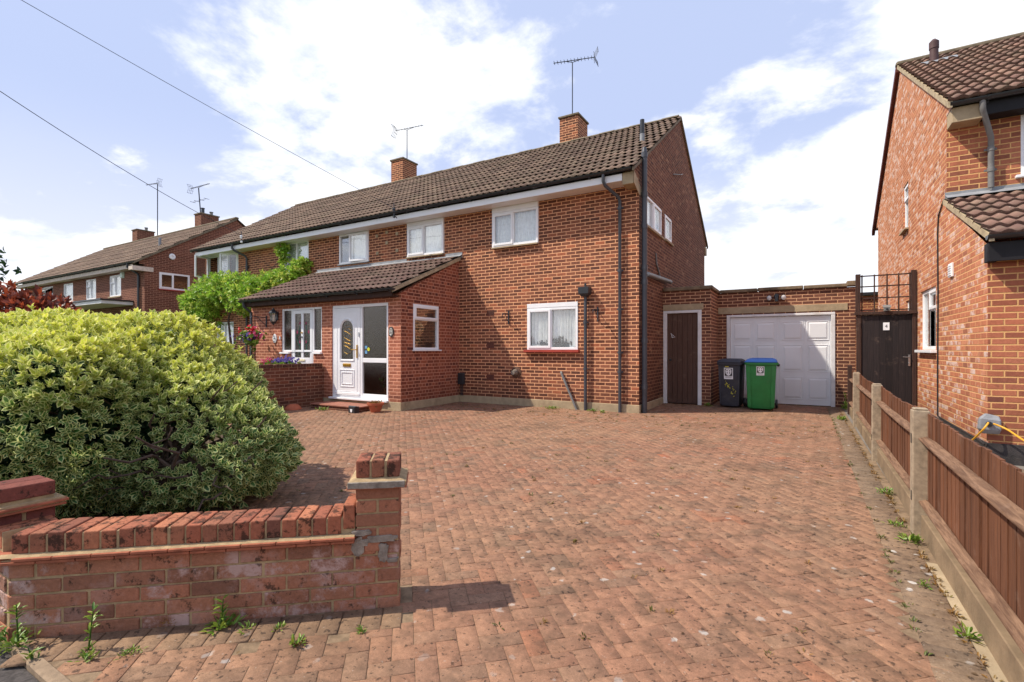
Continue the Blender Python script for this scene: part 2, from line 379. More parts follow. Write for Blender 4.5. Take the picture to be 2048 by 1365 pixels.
def window(parent, F, x0, x1, z0, z1, cells, inset=.025, sill=None, head=0.0, curtain=None, fw=.055, mat=None, name='window', glass=None):
    """cells: (kind, x fraction 0..1, x fraction, z fraction, z fraction, open angle); kind c = casement, f = fixed."""
    mat = mat or m_white; mb = MB(F); y0 = inset; y1 = inset+.07; zt = z1-head
    if head: mb.box(x0, x1, y0-.004, y1, zt+.003, z1)
    mb.ring(x0, x1, z0, zt, fw, y0, y1)
    xi0, xi1, zi0, zi1 = x0+fw*.6, x1-fw*.6, z0+fw*.6, zt-fw*.6
    pn = MB(F); cs = []
    for kind, fx0, fx1, fz0, fz1, ang in cells:
        a, b = xi0+(xi1-xi0)*fx0, xi0+(xi1-xi0)*fx1; c, d = zi0+(zi1-zi0)*fz0, zi0+(zi1-zi0)*fz1
        if fx0 > 0: mb.box(a-.022, a+.022, y0+.002, y1-.002, z0+fw, zt-fw)
        if fz0 > 0: mb.box(a+.02, b-.02, y0+.003, y1-.003, c-.02, c+.02)
        if kind == 'c':
            T = I4
            if ang:
                hx = a if ang < 0 else b
                T = Matrix.Translation((hx, y0-.01, 0)) @ Matrix.Rotation(rad(ang), 4, 'Z') @ Matrix.Translation((-hx, -(y0-.01), 0))
            cm = MB(F @ T); g = .006; cm.ring(a+g, b-g, c+g, d-g, .05, y0-.016, y0+.03)
            cs.append(cm); pm = MB(F @ T); pm.box(a+.05, b-.05, y0+.004, y0+.012, c+.05, d-.05); cs.append(('p', pm))
        else: pn.box(a+.018, b-.018, y0+.03, y0+.038, c+.018, d-.018)
    w = mb.build(name, mat, parent, .004)
    if pn.v: pn.build('pane', glass or m_glass, w, uv=False)
    for c in cs:
        if isinstance(c, tuple): c[1].build('pane', glass or m_glass, w, uv=False)
        else: c.build('casement', mat, w, .003)
    if sill:
        sm, over, hgt, out = sill; MB(F).box(x0-over, x1+over, -out, y0+.02, z0-hgt, z0-.002).build('sill', sm, w, .004)
    if curtain:
        for (ca, cb, cz0, cz1, amp, per) in curtain:
            k = int(max(8, (cb-ca)/.012)); vs = []
            for i in range(k+1):
                x = ca+(cb-ca)*i/k; y = y1+.03+amp*1.5*math.sin(2*PI*x/per+1.5*math.sin(x*9))+amp*.4*math.sin(x*77)
                vs += [(x, y, cz0+.02*math.sin(x*23)), (x, y+.01, cz1)]
            q = MB(F); q.add(vs, [(2*i, 2*i+2, 2*i+3, 2*i+1) for i in range(k)]).build('net_curtain', m_curtain, w, smooth=True, uv=False)
    return w

# ---- tiled roof slopes ---------------------------------------------------
def tile_slope(name, x0, x1, ye, ze, yr, zr, mat, parent, pitch=.165, gauge=.345, amp=.027, lap=.024, sub=8, sharp=1.0, hole=.8, stag=PI):
    sl = math.hypot(yr-ye, zr-ze); n = max(1, round(sl/gauge)); g = sl/n
    uy, uz = (yr-ye)/sl, (zr-ze)/sl; ny, nz = -uz, uy
    if nz < 0: ny, nz = -ny, -nz
    nx = int(round((x1-x0)/pitch*sub)); xs = np.linspace(x0, x1, nx+1)
    ph = (xs-x0)/pitch*2*PI; shp = lambda q: amp*((.5+.5*np.cos(q))**sharp); prof = shp(ph)
    V = []; F = []; U = []
    for i in range(n):
        a, b = i*g-.02, (i+1)*g+.012; prof = shp(ph+(i % 2)*stag)
        for (s_, h) in ((a+.035, -.015), (a, lap), (b, .002)):
            hh = h+prof*(1 if h != -.015 else .6)+.004*math.sin(i*2.3)
            V.append(np.stack([xs, ye+uy*s_+ny*hh, ze+uz*s_+nz*hh], 1)); U.append(np.stack([xs, np.full_like(xs, (i+.5)*g if h < lap and h < 0 else min(max(s_, i*g+.01), (i+1)*g-.01))], 1))
    V = np.concatenate(V); U = np.concatenate(U); m = nx+1
    idx = np.arange(nx)
    for i in range(n):
        for k in (0, 1):
            r = (3*i+k)*m; pm = shp((ph[:-1]+ph[1:])/2+(i % 2)*stag); idx = np.arange(nx) if k else np.nonzero(pm < hole*amp)[0]
            F.append(np.stack([r+idx, r+idx+1, r+idx+1+m, r+idx+m], 1) if yr > ye else np.stack([r+idx+1, r+idx, r+idx+m, r+idx+1+m], 1))
    F = np.concatenate(F)
    return npmesh(name, V, F, U, mat, parent)

def npmesh(name, V, F, U, mat, parent=None, smooth=False, attr=None):
    me = bpy.data.meshes.new(name); off = Vector((0, 0, 0)); q = parent
    while q is not None: off += q.location; q = q.parent
    V = V-np.array(off); nv, nf = len(V), len(F); k = F.shape[1]
    me.vertices.add(nv); me.vertices.foreach_set('co', V.astype(np.float32).ravel())
    me.loops.add(nf*k); me.loops.foreach_set('vertex_index', F.astype(np.int32).ravel())
    me.polygons.add(nf); me.polygons.foreach_set('loop_start', np.arange(0, nf*k, k, dtype=np.int32)); me.polygons.foreach_set('loop_total', np.full(nf, k, np.int32))
    if U is not None:
        L = me.uv_layers.new(name='UVMap'); L.data.foreach_set('uv', U[F.ravel()].astype(np.float32).ravel())
    if attr is not None:
        A = me.color_attributes.new(name='age', type='FLOAT_COLOR', domain='POINT'); A.data.foreach_set('color', attr.astype(np.float32).ravel())
    me.materials.append(mat); me.update(calc_edges=True); me.validate()
    if smooth: me.polygons.foreach_set('use_smooth', [True]*nf)
    o = link(bpy.data.objects.new(name, me))
    if parent is not None: o.parent = parent
    return o

# ---- leaves ---------------------------------------------------------------
LV = np.array([(0, 0, 0), (-.5, .38, .10), (-.40, .72, .06), (0, 1, -.06), (.40, .72, .06), (.5, .38, .10), (0, .38, 0), (0, .72, 0)])
LF = np.array([(0, 6, 1, 1), (6, 7, 2, 1), (7, 3, 2, 2), (0, 5, 6, 6), (6, 5, 4, 7), (7, 4, 3, 3)])
LTRI = np.array([(0, 6, 1), (6, 7, 2), (6, 2, 1), (7, 3, 2), (0, 5, 6), (6, 5, 4), (6, 4, 7), (7, 4, 3)])
LU = np.array([(1, 0), (1, .38), (1, .72), (1, 1), (1, .72), (1, .38), (0, .38), (0, .72)])
def unit(a): return a/np.maximum(np.linalg.norm(a, axis=1, keepdims=True), 1e-9)
def leaf_mesh(name, P, D, N, L, W, age, mat, parent=None):
    """P base points, D leaf directions, N rough upper-side normals, L lengths, W widths."""
    D = unit(D); Sd = unit(np.cross(D, N)); Nn = np.cross(Sd, D); n = len(P)
    V = P[:, None]+Sd[:, None]*(LV[None, :, 0:1]*W[:, None, None])+D[:, None]*(LV[None, :, 1:2]*L[:, None, None])+Nn[:, None]*(LV[None, :, 2:3]*L[:, None, None])
    V = V.reshape(-1, 3); F = (LTRI[None]+(np.arange(n)*8)[:, None, None]).reshape(-1, 3)
    U = np.tile(LU, (n, 1)); A = np.repeat(np.concatenate([age, np.zeros((n, 1)), np.ones((n, 1))], 1), 8, axis=0)
    return npmesh(name, V, F, U, mat, parent, attr=A)
def shoots(P, D, k, L, ratio=.46, spread=.85, stem=.5):
    """Rosettes: k leaves round each shoot tip P pointing along D."""
    n = len(P); L = np.full(n, L) if np.isscalar(L) else L; D = unit(D); ref = unit(NR.normal(size=(n, 3))); A = unit(np.cross(D, ref)); B = np.cross(D, A)
    ps, ds, ns, ls = [], [], [], []
    for i in range(k):
        w = 2.4*i+NR.uniform(0, .5, n); tilt = spread*(1-.55*i/k)+NR.normal(0, .12, n)
        out = A*np.cos(w)[:, None]+B*np.sin(w)[:, None]
        d = D*np.cos(tilt)[:, None]+out*np.sin(tilt)[:, None]
        nn = D*np.sin(tilt)[:, None]-out*np.cos(tilt)[:, None]
        l = L*NR.uniform(.75, 1.2, n)
        ps.append(P-D*(L*stem*(1-i/k))[:, None]); ds.append(d); ns.append(nn); ls.append(l)
    ps, ds, ns, ls = map(np.concatenate, (ps, ds, ns, ls))
    return ps, ds, ns, ls, ls*ratio*NR.uniform(.85, 1.15, len(ls))

# ================================================================== GROUND
def ground_strip(name, x0, x1, rows, dz, mat):
    mb = MB()
    for a, b in zip(rows[:-1], rows[1:]): mb.quad((x0, a, gz(a)+dz), (x1, a, gz(a)+dz), (x1, b, gz(b)+dz), (x0, b, gz(b)+dz))
    return struct(mb.build(name, mat, uv=False))
ground_strip('ground', -320, 320, [-300, 2, 14, 500], -.055, m_grass)
ground_strip('pavement', -40, 40, [-2.2, .775], -.022, m_tarmac)
MB().box(-40, 40, -2.34, -2.2, -.13, -.018).build('kerb', m_kerb, bev=.01, uv=False); struct(bpy.data.objects['kerb'])
ground_strip('road', -60, 60, [-9, -2.34], -.05, m_tarmac).location.z = -.08
struct(MB().box(-3.2, .74, .778, .832, -.1, .004).build('edging_kerb', m_kerb, bev=.006, uv=False))
mb = MB()
for a, b in ((.832, 2), (2, 13.2)): mb.quad((-10.2, a, gz(a)-.0034), (.75, a, gz(a)-.0034), (.75, b, gz(b)-.0034), (-10.2, b, gz(b)-.0034))
struct(mb.build('paving_bed', m_sand, uv=False))

def pavers(name, mat, inside, ang, origin, bounds, dz=0.0, jit=.0006, herring=True, size=.1, ln=2):
    """Block paving: chamfered blocks in a 90 degree herringbone, laid at ang."""
    ca, sa = math.cos(ang), math.sin(ang); V = []; F = []; n = 0
    i0, i1, j0, j1 = bounds; g = .0010; c = .0026
    for i in range(i0, i1):
        for j in range(j0, j1):
            k = (i-j) % 4
            if k == 0: a, b = i*size+g, (i+2)*size-g; e, d = j*size+g, (j+1)*size-g
            elif k == 3: a, b = i*size+g, (i+1)*size-g; e, d = j*size+g, (j+2)*size-g
            else: continue
            mx, my = (a+b)/2, (e+d)/2; X = origin[0]+ca*mx-sa*my; Y = origin[1]+sa*mx+ca*my
            if not inside(X, Y): continue
            h = R.gauss(0, jit); tx, ty = R.gauss(0, .004), R.gauss(0, .004); ro = R.gauss(0, .006)
            for (q, z) in ((0, -.012), (0, -c*.8), (c, 0)):
                for (u, v) in ((a+q, e+q), (b-q, e+q), (b-q, d-q), (a+q, d-q)):
                    du, dv = u-mx, v-my; du, dv = du-ro*dv, dv+ro*du
                    x = X+ca*du-sa*dv; y = Y+sa*du+ca*dv
                    V.append((x, y, gz(y)+dz+z+h+tx*du+ty*dv))
            for r in (0, 4):
                for t in range(4): F.append((n+r+t, n+r+(t+1) % 4, n+r+4+(t+1) % 4, n+r+4+t))
            F.append((n+8, n+9, n+10, n+11)); n += 12
    return struct(npmesh(name, np.array(V), np.array(F), None, mat))
PANG = rad(43)
dW = Vector((.762, .648)); nW = Vector((-.648, .762)); P0 = Vector((-3.227, .798))
def drive_in(x, y):
    if x > .51 or y < .87: return False
    if y > 9.98 and x < -2.9: return False
    if y > 12.95 or (y > 11.95 and x < -1.78): return False
    if y > 7.86 and x < -7.45: return False
    if x < -9.85: return False
    q = Vector((x, y))-P0; s, d = q.dot(dW), q.dot(nW)
    if s < 1.84 and d > -.22 and d < .25: return False
    return True
pavers('driveway', m_paver, drive_in, PANG, (-3.0, .8), (-100, 140, -60, 140))
def border_row(name, p, d, n, mat, cross=.2, dz=.004):
    """n blocks laid side by side along direction d starting at p, their length across."""
    d = Vector(d).normalized(); c = Vector((-d.y, d.x)); V = []; F = []; k = 0
    for i in range(n):
        a, b = i*.1+.002, (i+1)*.1-.002; h = R.gauss(0, .0015); sk = R.gauss(0, .003)
        for q, z in ((0, -.014), (0, -.004), (.005, 0)):
            for u, v in ((a+q, q), (b-q, q+sk), (b-q, cross-q+sk), (a+q, cross-q)):
                w = Vector(p)+d*u+c*v; V.append((w.x, w.y, gz(w.y)+dz+z+h))
        for r in (0, 4):
            for t in range(4): F.append((k+r+t, k+r+(t+1) % 4, k+r+4+(t+1) % 4, k+r+4+t))
        F.append((k+8, k+9, k+10, k+11)); k += 12
    return struct(npmesh(name, np.array(V), np.array(F), None, mat))
border_row('driveway_border', (.675, .84), (0, 1), 121, m_border)
w0 = P0+dW*.12-nW*.215
border_row('wall_border', w0, dW, 17, m_tanborder, .2)
# strip between fence and the next house, and its block paving
mb = MB()
for a, b in ((-2.2, 2), (2, 14)): mb.quad((.75, a, gz(a)-.012), (12, a, gz(a)-.012), (12, b, gz(b)-.012), (.75, b, gz(b)-.012))
struct(mb.build('side_path', m_greypave, uv=False))
pavers('neighbour_driveway', m_orangepave, lambda x, y: 1.05 < x < 8 and 2 < y < 7.35, rad(45), (3, 3), (-60, 80, -60, 80), .006)
border_row('neighbour_border', (1.22, 1.9), (0, 1), 54, m_border, .2, .014); border_row('neighbour_border', (1.02, 7.28), (1, 0), 70, m_border, .2, .014)
struct(MB().box(.678, .735, .84, 12.9, -.03, .012, Matrix.Identity(4)).build('concrete_haunch', m_conc, uv=False))
bed = MB(); bed.prism([(-12, 0), (-3.2, 0), (-3.2, .02), (-12, .035)], 1.0, 1.0) if False else None
# flower bed under the hedge
bm_ = MB(); ring = [(-3.2, 1.12), (-2.95, 1.4), (-3.5, 1.9), (-4.1, 2.3), (-4.6, 2.8), (-5.1, 3.3), (-5.8, 4.0), (-7.5, 4.5), (-10, 4.6), (-10, 1.0)]
bm_.add([(x, y, .045) for x, y in ring]+[(x, y, -.06) for x, y in ring], [tuple(range(10))]+[((i+1) % 10, i, i+10, (i+1) % 10+10) for i in range(10)])
struct(bm_.build('soil_bed', m_soil, uv=False))
struct(MB().box(-40, -10, 1.0, 9.7, -.04, .02).build('front_lawn', m_grass, uv=False))

# ================================================================== MAIN HOUSE (pair of semis)
XR, XL, YF, YB = -2.88, -19.1, 10.0, 17.84
YRD, ZR, ZE, YE = 13.92, 7.70, 4.95, 9.52
house = thing('semi_detached_house', 'two-storey red brick pair of semi-detached houses with shared front porch and long brown tiled roof', 'house', (-11, 13.9, 0))
FF = frame((0, YF, 0), (1, 0)); FG = frame((XR, 0, 0), (0, 1))
two = [('c', 0, .47, 0, 1, 0), ('f', .47, 1, 0, 1, 0)]
wins = {'W1': (-6.42, -5.18, 3.80, 4.742), 'W2': (-9.13, -7.9, 3.83, 4.742), 'W3': (-11.81, -10.6, 3.87, 4.742), 'W4': (-14.44, -13.23, 3.84, 4.78), 'W5': (-18.95, -17.0, 3.92, 4.78),
        'W6': (-18.38, -17.29, 1.35, 2.35), 'W7': (-5.48, -4.22, 1.36, 2.41)}
mb = MB(FF); wall(mb, XL, XR, .20, 4.86, list(wins.values()), .11)
GY = [(10.45, 11.9, 4.03, 4.70), (12.2, 12.94, 4.05, 4.68)]
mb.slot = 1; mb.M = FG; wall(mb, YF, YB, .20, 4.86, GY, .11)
mb.M = I4
def roofz(y): return ZE+(y-YE)*(ZR-ZE)/(YRD-YE)-.06
for x, s in ((XR, 1), (XL, -1)):
    v = [(x, YF-.3, 4.86), (x, YB+.3, 4.86), (x, YB+.3, roofz(2*YRD-YB-.3)), (x, YRD, roofz(YRD)), (x, YF-.3, roofz(YF-.3))]
    w = [(x-s*.2, a, b) for _, a, b in v]
    mb.quad(*(v if s > 0 else v[::-1])); mb.quad(*(w[::-1] if s > 0 else w))
    mb.quad(v[0], w[0], w[1], v[1]); mb.quad(v[4], v[3], w[3], w[4]); mb.quad(v[0], v[4], w[4], w[0])
mb.slot = 0; mb.M = frame((XL, 0, 0), (0, -1)); wall(mb, -YB, -YF, .20, 4.86, (), .11)
mb.M = frame((0, YB, 0), (-1, 0)); wall(mb, -XR, -XL, .20, 4.86, (), .11)
mb.M = I4; mb.build('wall', [m_brick, m_gable_shade], house)
mb = MB(); mb.box(-7.43, XR+.018, YF-.018, YF+.15, 0, .225); mb.box(XR-.15, XR+.018, YF+.15, YB, .05, .228); mb.build('plinth', m_conc, house, .006)
MB().box(-19.12, -12.8, YF-.018, YF+.15, 0, .225).build('plinth', m_conc, house, .006)
MB().box(XL+.12, XR-.12, YF+.9, YF+.93, .2, 4.8).build('inner_wall', m_room, house, uv=False)
MB().box(XL+.12, XR-.12, YF+.12, YF+.9, 2.55, 2.75).build('inner_floor', m_dark, house, uv=False)
roof = tile_slope('roof', XL-.12, XR+.05, YE, ZE, YRD, ZR, m_tile, house)
mb = MB(); mb.quad((XL-.12, YRD, ZR-.01), (XR+.05, YRD, ZR-.01), (XR+.05, 2*YRD-YE, ZE), (XL-.12, 2*YRD-YE, ZE)); mb.quad((XL-.12, YE+.02, ZE-.05), (XL-.12, YRD, ZR-.06), (XR+.05, YRD, ZR-.06), (XR+.05, YE+.02, ZE-.05))
mb.build('rear_roof', m_tile, house)
mb = MB()
k = int((XR+.07-(XL-.12))/.45)
for i in range(k):
    a = XL-.12+i*.4535; r = .105+.004*(i % 2)
    mb.prism([(r*math.cos(t*PI/8)*1.0, .62*r*math.sin(t*PI/8)) for t in range(9)], a, a+.447, Matrix(((0, 1, 0, 0), (1, 0, 0, YRD), (0, 0, 1, ZR-.005+.004*math.sin(i*3.1)), (0, 0, 0, 1))))
mb.build('ridge', m_ridge, house)
# verges: mortar line under the tiles, front and back, right gable; dark rear edge
for x0, x1 in ((XR+.002, XR+.045), (XL-.115, XL-.002)):
    mb = MB()
    for ya, yb, za, zb in ((YE, YRD, ZE, ZR), (2*YRD-YE, YRD, ZE, ZR)):
        mb.add([(x0, ya, za-.07), (x1, ya, za-.07), (x1, yb, zb-.07), (x0, yb, zb-.07), (x0, ya, za+.0), (x1, ya, za+.0), (x1, yb, zb), (x0, yb, zb)], [(0, 1, 2, 3), (4, 7, 6, 5), (0, 4, 5, 1), (2, 6, 7, 3), (0, 3, 7, 4), (1, 5, 6, 2)])
    mb.build('verge', m_ridge, house)
mb = MB(); mb.box(XL+.05, XR-.23, YE+.09, YE+.115, 4.745, 4.885); mb.build('fascia', m_white, house, .003)
mb = MB(); mb.box(XL+.05, XR-.23, YE+.115, YF, 4.745, 4.76); mb.build('soffit', m_white, house)
mb = MB(); mb.box(XR-.225, XR-.005, YE+.10, YF+.0, 4.66, 4.90); mb.add([(XR, YF+.02, 4.52), (XR+.012, YF+.02, 4.52), (XR+.012, YE+.1, 4.68), (XR, YE+.1, 4.68), (XR, YF+.3, 4.62), (XR+.012, YF+.3, 4.62), (XR+.012, YE+.1, 4.93), (XR, YE+.1, 4.93)], [(0, 3, 2, 1), (4, 5, 6, 7), (1, 2, 6, 5), (0, 4, 7, 3), (2, 3, 7, 6), (0, 1, 5, 4)])
mb.build('eaves_corbel', m_conc, house, .006); MB().box(XR-.05, XR+.03, YB+.0, YB+.28, 4.60, 4.86).build('eaves_corbel', m_conc, house, .006)
def gutter(x0, x1, y, z, name, parent, mat=m_black, brk=1.0):
    mb = MB(); n = 8; pr = [(-.055*math.cos(PI*i/n), -.05*math.sin(PI*i/n)) for i in range(n+1)]
    prI = [(a*.88, b*.86+.002) for a, b in reversed(pr)]
    poly = pr+prI; T = Matrix(((0, 1, 0, 0), (1, 0, 0, y), (0, 0, 1, z), (0, 0, 0, 1)))
    v = [(x0, y+a, z+b) for a, b in poly]+[(x1, y+a, z+b) for a, b in poly]; m = len(poly)
    f = [(i, (i+1) % m, (i+1) % m+m, i+m) for i in range(m)]
    mb.add(v, f)
    for xx in (x0, x1-.008): mb.prism([(a, b) for a, b in pr], xx, xx+.008, T)
    x = x0+.4
    while x < x1:
        mb.prism([(a*1.16, b*1.18-.002) for a, b in pr], x, x+.03, T); mb.box(x, x+.03, y+.03, y+.09, z-.075, z-.02)
        x += brk
    x = x0+1.7
    while x < x1-.4:
        mb.prism([(a*1.2, b*1.2-.002) for a, b in pr], x, x+.12, T); x += 3.1
    return mb.build(name, mat, parent, smooth=True)
gutter(XL-.1, XR-.01, YE+.03, 4.955, 'gutter', house)
def downpipe(pts, r, parent, mat=m_pipe, clips=(), name='downpipe', cdir=(0, .04, 0)):
    mb = MB(); mb.tube(pts, r, 12)
    for p in clips:
        mb.tube([(p[0], p[1], p[2]-.03), (p[0], p[1], p[2]+.03)], r*1.22, 12)
        mb.box(p[0]-r*1.9, p[0]+r*1.9, p[1]+r*.5, p[1]+r*.5+.02, p[2]-.014, p[2]+.014)
    return mb.build(name, mat, parent, smooth=True)
x = -3.26
downpipe([(x-.22, 9.55, 4.93), (x-.22, 9.55, 4.78), (x-.2, 9.6, 4.70), (x-.02, 9.90, 4.52), (x, 9.94, 4.44), (x, 9.94, .02)], .034, house, clips=[(x, 9.94, z) for z in (4.3, 3.0, 1.3, .9, 2.2)])
x = -16.4
downpipe([(x-.2, 9.55, 4.93), (x-.2, 9.55, 4.78), (x-.18, 9.6, 4.72), (x-.02, 9.90, 4.56), (x, 9.94, 4.48), (x, 9.94, .1)], .036, house, clips=[(x, 9.94, z) for z in (4.2, 3.0, 1.6)])
mb = MB(); mb.tube([(-2.80, 10.12, .02), (-2.80, 10.12, 5.42)], .055, 16)
for z in (.6, 1.55, 2.75, 3.05, 3.9, 4.55, 5.36): mb.tube([(-2.80, 10.12, z-.05), (-2.80, 10.12, z+.05)], .064, 16)
mb.tube([(-2.80, 10.12, 5.42), (-2.80, 10.12, 5.52)], [.058, .04], 12); mb.tube([(-2.80, 10.14, 2.9), (-2.79, 10.3, 2.93)], .06, 12)
mb.build('soil_pipe', m_pipe, house, smooth=True)
MB().tube([(-2.80, 10.2, 2.94), (-2.79, 12.4, 3.02)], .05, 12).build('waste_pipe', m_greypipe, house, smooth=True)
# hopper and pipe by the kitchen window
mb = MB(); T = Matrix.Translation((-4.02, 9.89, 0)); mb.loft([[(-.06, -.05, 2.50), (.06, -.05, 2.50), (.06, .06, 2.50), (-.06, .06, 2.50)], [(-.115, -.085, 2.56), (.115, -.085, 2.56), (.115, .1, 2.56), (-.115, .1, 2.56)], [(-.12, -.09, 2.70), (.12, -.09, 2.70), (.12, .1, 2.70), (-.12, .1, 2.70)]], T)
mb.tube([(-4.02, 9.93, 2.70), (-4.02, 9.93, 2.79)], .025, 8)
mb.build('hopper', m_black, house, .006)
downpipe([(-4.02, 9.935, 2.55), (-4.02, 9.935, .02)], .034, house, m_pipe, [(-4.02, 9.935, z) for z in (1.95, .95)])
downpipe([(-4.62, 10.0, .86), (-4.59, 9.945, .84), (-4.22, 9.93, .05)], .026, house, m_greypipe, [], 'waste_pipe')
T = Matrix.Translation((-5.77, 10.0, .83)) @ Matrix.Rotation(PI/2, 4, 'X')
fl_ = MB(T).lathe([(.13, 0), (.135, .015), (.12, .022), (.001, .024)], (0, 0, 0), 24).build('flue_plate', plain('rusty_metal', (92, 66, 52), .7, .35, 20, .003), house, smooth=True)
MB(T).lathe([(.06, .024), (.075, .05), (.07, .10), (.05, .13), (.05, .17), (.001, .172)], (0, 0, 0), 20).build('flue_terminal', plain('dull_steel', (126, 116, 106), .5, .25, 14), fl_, smooth=True)
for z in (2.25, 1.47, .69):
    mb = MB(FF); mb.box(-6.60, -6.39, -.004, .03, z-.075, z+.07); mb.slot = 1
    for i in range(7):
        for j in range(5): mb.box(-6.588+i*.029, -6.570+i*.029, -.009, -.004, z-.062+j*.027, z-.045+j*.027)  # raised dark blocks paint the shade inside the grille holes
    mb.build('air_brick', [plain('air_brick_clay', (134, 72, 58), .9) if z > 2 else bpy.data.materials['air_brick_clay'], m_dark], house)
mb = MB(); mb.box(-7.40, -7.24, 9.90, 9.985, .50, .78); mb.tube([(-7.34, 9.95, .5), (-7.34, 9.96, .22)], .016, 6); mb.tube([(-7.29, 9.95, .5), (-7.29, 9.96, .22)], .012, 6)
mb.build('cable_box', m_black, house, .006)
mb = MB(FF)
for x, z in ((-9.9, 4.60), (-9.52, 4.52), (-10.28, 4.54), (-9.9, 4.31), (-9.52, 4.06), (-10.26, 4.06)): MB(FF).box(x-.042, x+.042, -.03, .01, z-.042, z+.042).build('wall_plug', m_verge, house, .004)
mb = MB(); mb.tube([(-2.86, 13.03, 5.87), (-2.80, 13.6, 6.02), (-2.86, 14.19, 6.23)], .012, 6); mb.build('wall_cable', m_greypipe, house); mb = MB(); mb.tube([(-2.865, 11.3, 3.55), (-2.86, 11.35, 3.3), (-2.86, 11.6, 3.12), (-2.86, 11.62, 3.0)], .018, 6)
mb.build('wall_cable', m_greypipe, house)
# flue pipe through the roof
mb = MB(); mb.tube([(-3.29, 11.7, 6.10), (-3.29, 11.7, 6.50)], .056, 14); mb.build('vent_pipe_base', m_lead, house, smooth=True)
MB().tube([(-3.29, 11.7, 6.48), (-3.29, 11.7, 6.84)], .052, 14).build('vent_pipe', m_black, house, smooth=True)
def chimney(parent, x0, x1, y0, y1, z0, z1, mat, pots=()):
    mb = MB(); mb.box(x0, x1, y0, y1, z0, z1-.06); c = mb.build('chimney', mat, parent)
    MB().box(x0-.04, x1+.04, y0-.04, y1+.04, z1-.06, z1).build('chimney_capping', m_ridge, c, .01)
    for (px, py, h) in pots: MB().lathe([(.09, 0), (.11, .02), (.08, .06), (.075, h-.05), (.095, h-.03), (.095, h), (.07, h)], (px, py, z1), 14).build('chimney_pot', m_black if h > .25 else m_greypipe, c, smooth=True)
    return c
chimney(house, -6.50, -5.89, 13.95, 14.73, 7.3, 8.58, m_brick)
chimney(house, -13.6, -13.0, 13.95, 14.73, 7.3, 8.63, m_brick)
# windows
def curt(k, lo=0, hi=1, amp=.012, per=.09, z0=None):
    a, b, c, d = wins[k]; return [(a+.05+(b-a-.1)*lo, a+.05+(b-a-.1)*hi, (z0 if z0 else c+.04), d-.05, amp, per)]
window(house, FF, *wins['W1'], two, inset=-.05, sill=(m_conc, .0, .035, .09), head=.12, curtain=curt('W1'))
window(house, FF, *wins['W2'], two, inset=-.05, sill=(m_conc, .0, .035, .09), head=.10, curtain=curt('W2'))
window(house, FF, *wins['W3'], [('f', 0, .4, 0, 1, 0), ('c', .4, 1, 0, 1, 5)], inset=-.03, sill=(m_lead, .03, .03, .08), head=0, curtain=curt('W3', .42, 1))
window(house, FF, *wins['W4'], [('f', 0, .5, 0, 1, 0), ('f', .5, 1, 0, 1, 0)], inset=0, sill=(m_white, .03, .03, .06), curtain=curt('W4'))
window(house, FF, *wins['W5'], [('c', 0, .34, 0, 1, -68), ('f', .34, .66, 0, 1, 0), ('c', .66, 1, 0, 1, 30)], inset=0, sill=(m_white, .03, .03, .06))
window(house, FF, *wins['W6'], [('f', 0, .45, 0, 1, 0), ('f', .45, 1, 0, 1, 0)], inset=.02, sill=(m_white, .03, .03, .04), curtain=curt('W6'))
a, b, c, d = wins['W7']
window(house, FF, a, b, c, d, [('c', 0, .48, 0, 1, 0), ('f', .48, 1, 0, 1, 0)], inset=-.012, sill=(m_redsill, .05, .06, .10), head=.10,
       curtain=[(a+.08, a+.30, c+.06, d-.18, .01, .08), (a+.26, a+.52, c+.16, d-.18, .02, .06), (a+.62, a+.80, c+.10, d-.14, .008, .1), (a+.78, a+1.06, c+.17, d-.14, .022, .07), (a+1.03, b-.08, c+.05, d-.14, .012, .06)])
window(house, FG, *GY[0], [('f', 0, .5, 0, 1, 0), ('c', .5, 1, 0, 1, 0)], inset=.01, sill=(m_conc, .04, .05, .05), curtain=[(GY[0][0]+.06, GY[0][1]-.06, 4.08, 4.65, .012, .09)])
window(house, FG, *GY[1], [('c', 0, 1, 0, 1, 0)], inset=.01, sill=(m_conc, .04, .05, .05), curtain=[(GY[1][0]+.06, GY[1][1]-.06, 4.1, 4.62, .012, .09)])

# ---- porch --------------------------------------------------------------
PX0, PX1, PYF = -12.83, -7.43, 7.91
FP = frame((0, PYF, 0), (1, 0)); FPS = frame((PX1, 0, 0), (0, 1))
D1 = (-9.62, -7.80, .24, 2.40); D2 = (-11.53, -9.98, 1.30, 2.40); D2b = (-11.16, -10.29, .24, 1.30); PW = (8.3, 9.18, 1.36, 2.38)
mb = MB(FP); wall(mb, PX0, PX1, .21, 2.58, [D1, D2, D2b], .11)
mb.M = frame((PX0, 0, 0), (0, -1)); wall(mb, -YF, -PYF, .21, 2.58, (), .11)
mb.M = I4; mb.quad((PX0, YF, 2.58), (PX0, PYF, 2.58), (PX0, YF, 3.6))
porch = mb.build('porch_wall', m_porchbrick, house)
mb = MB(FPS); wall(mb, PYF, YF, .21, 2.58, [PW], .11); mb.M = I4; mb.quad((PX1, PYF, 2.58), (PX1, YF, 2.58), (PX1, YF, 3.60)); mb.quad((PX1-.11, PYF, 2.58), (PX1-.11, YF, 3.6), (PX1-.11, YF, 2.58)); mb.build('porch_side_wall', m_porchside, house)
mb = MB(); mb.box(-7.8, PX1+.02, PYF-.02, PYF+.13, 0, .225); mb.box(PX1-.13, PX1+.02, PYF+.13, YF-.02, 0, .222); mb.box(PX0-.02, -11.16, PYF-.02, PYF+.13, 0, .22); mb.box(-10.29, -7.8, PYF+.0, PYF+.13, 0, .22)
mb.build('porch_plinth', m_conc, house, .006)
tile_slope('porch_roof', PX0-.1, PX1+.04, 7.62, 2.66, YF-.005, 3.70, m_tile2, house, gauge=.33, amp=.028)
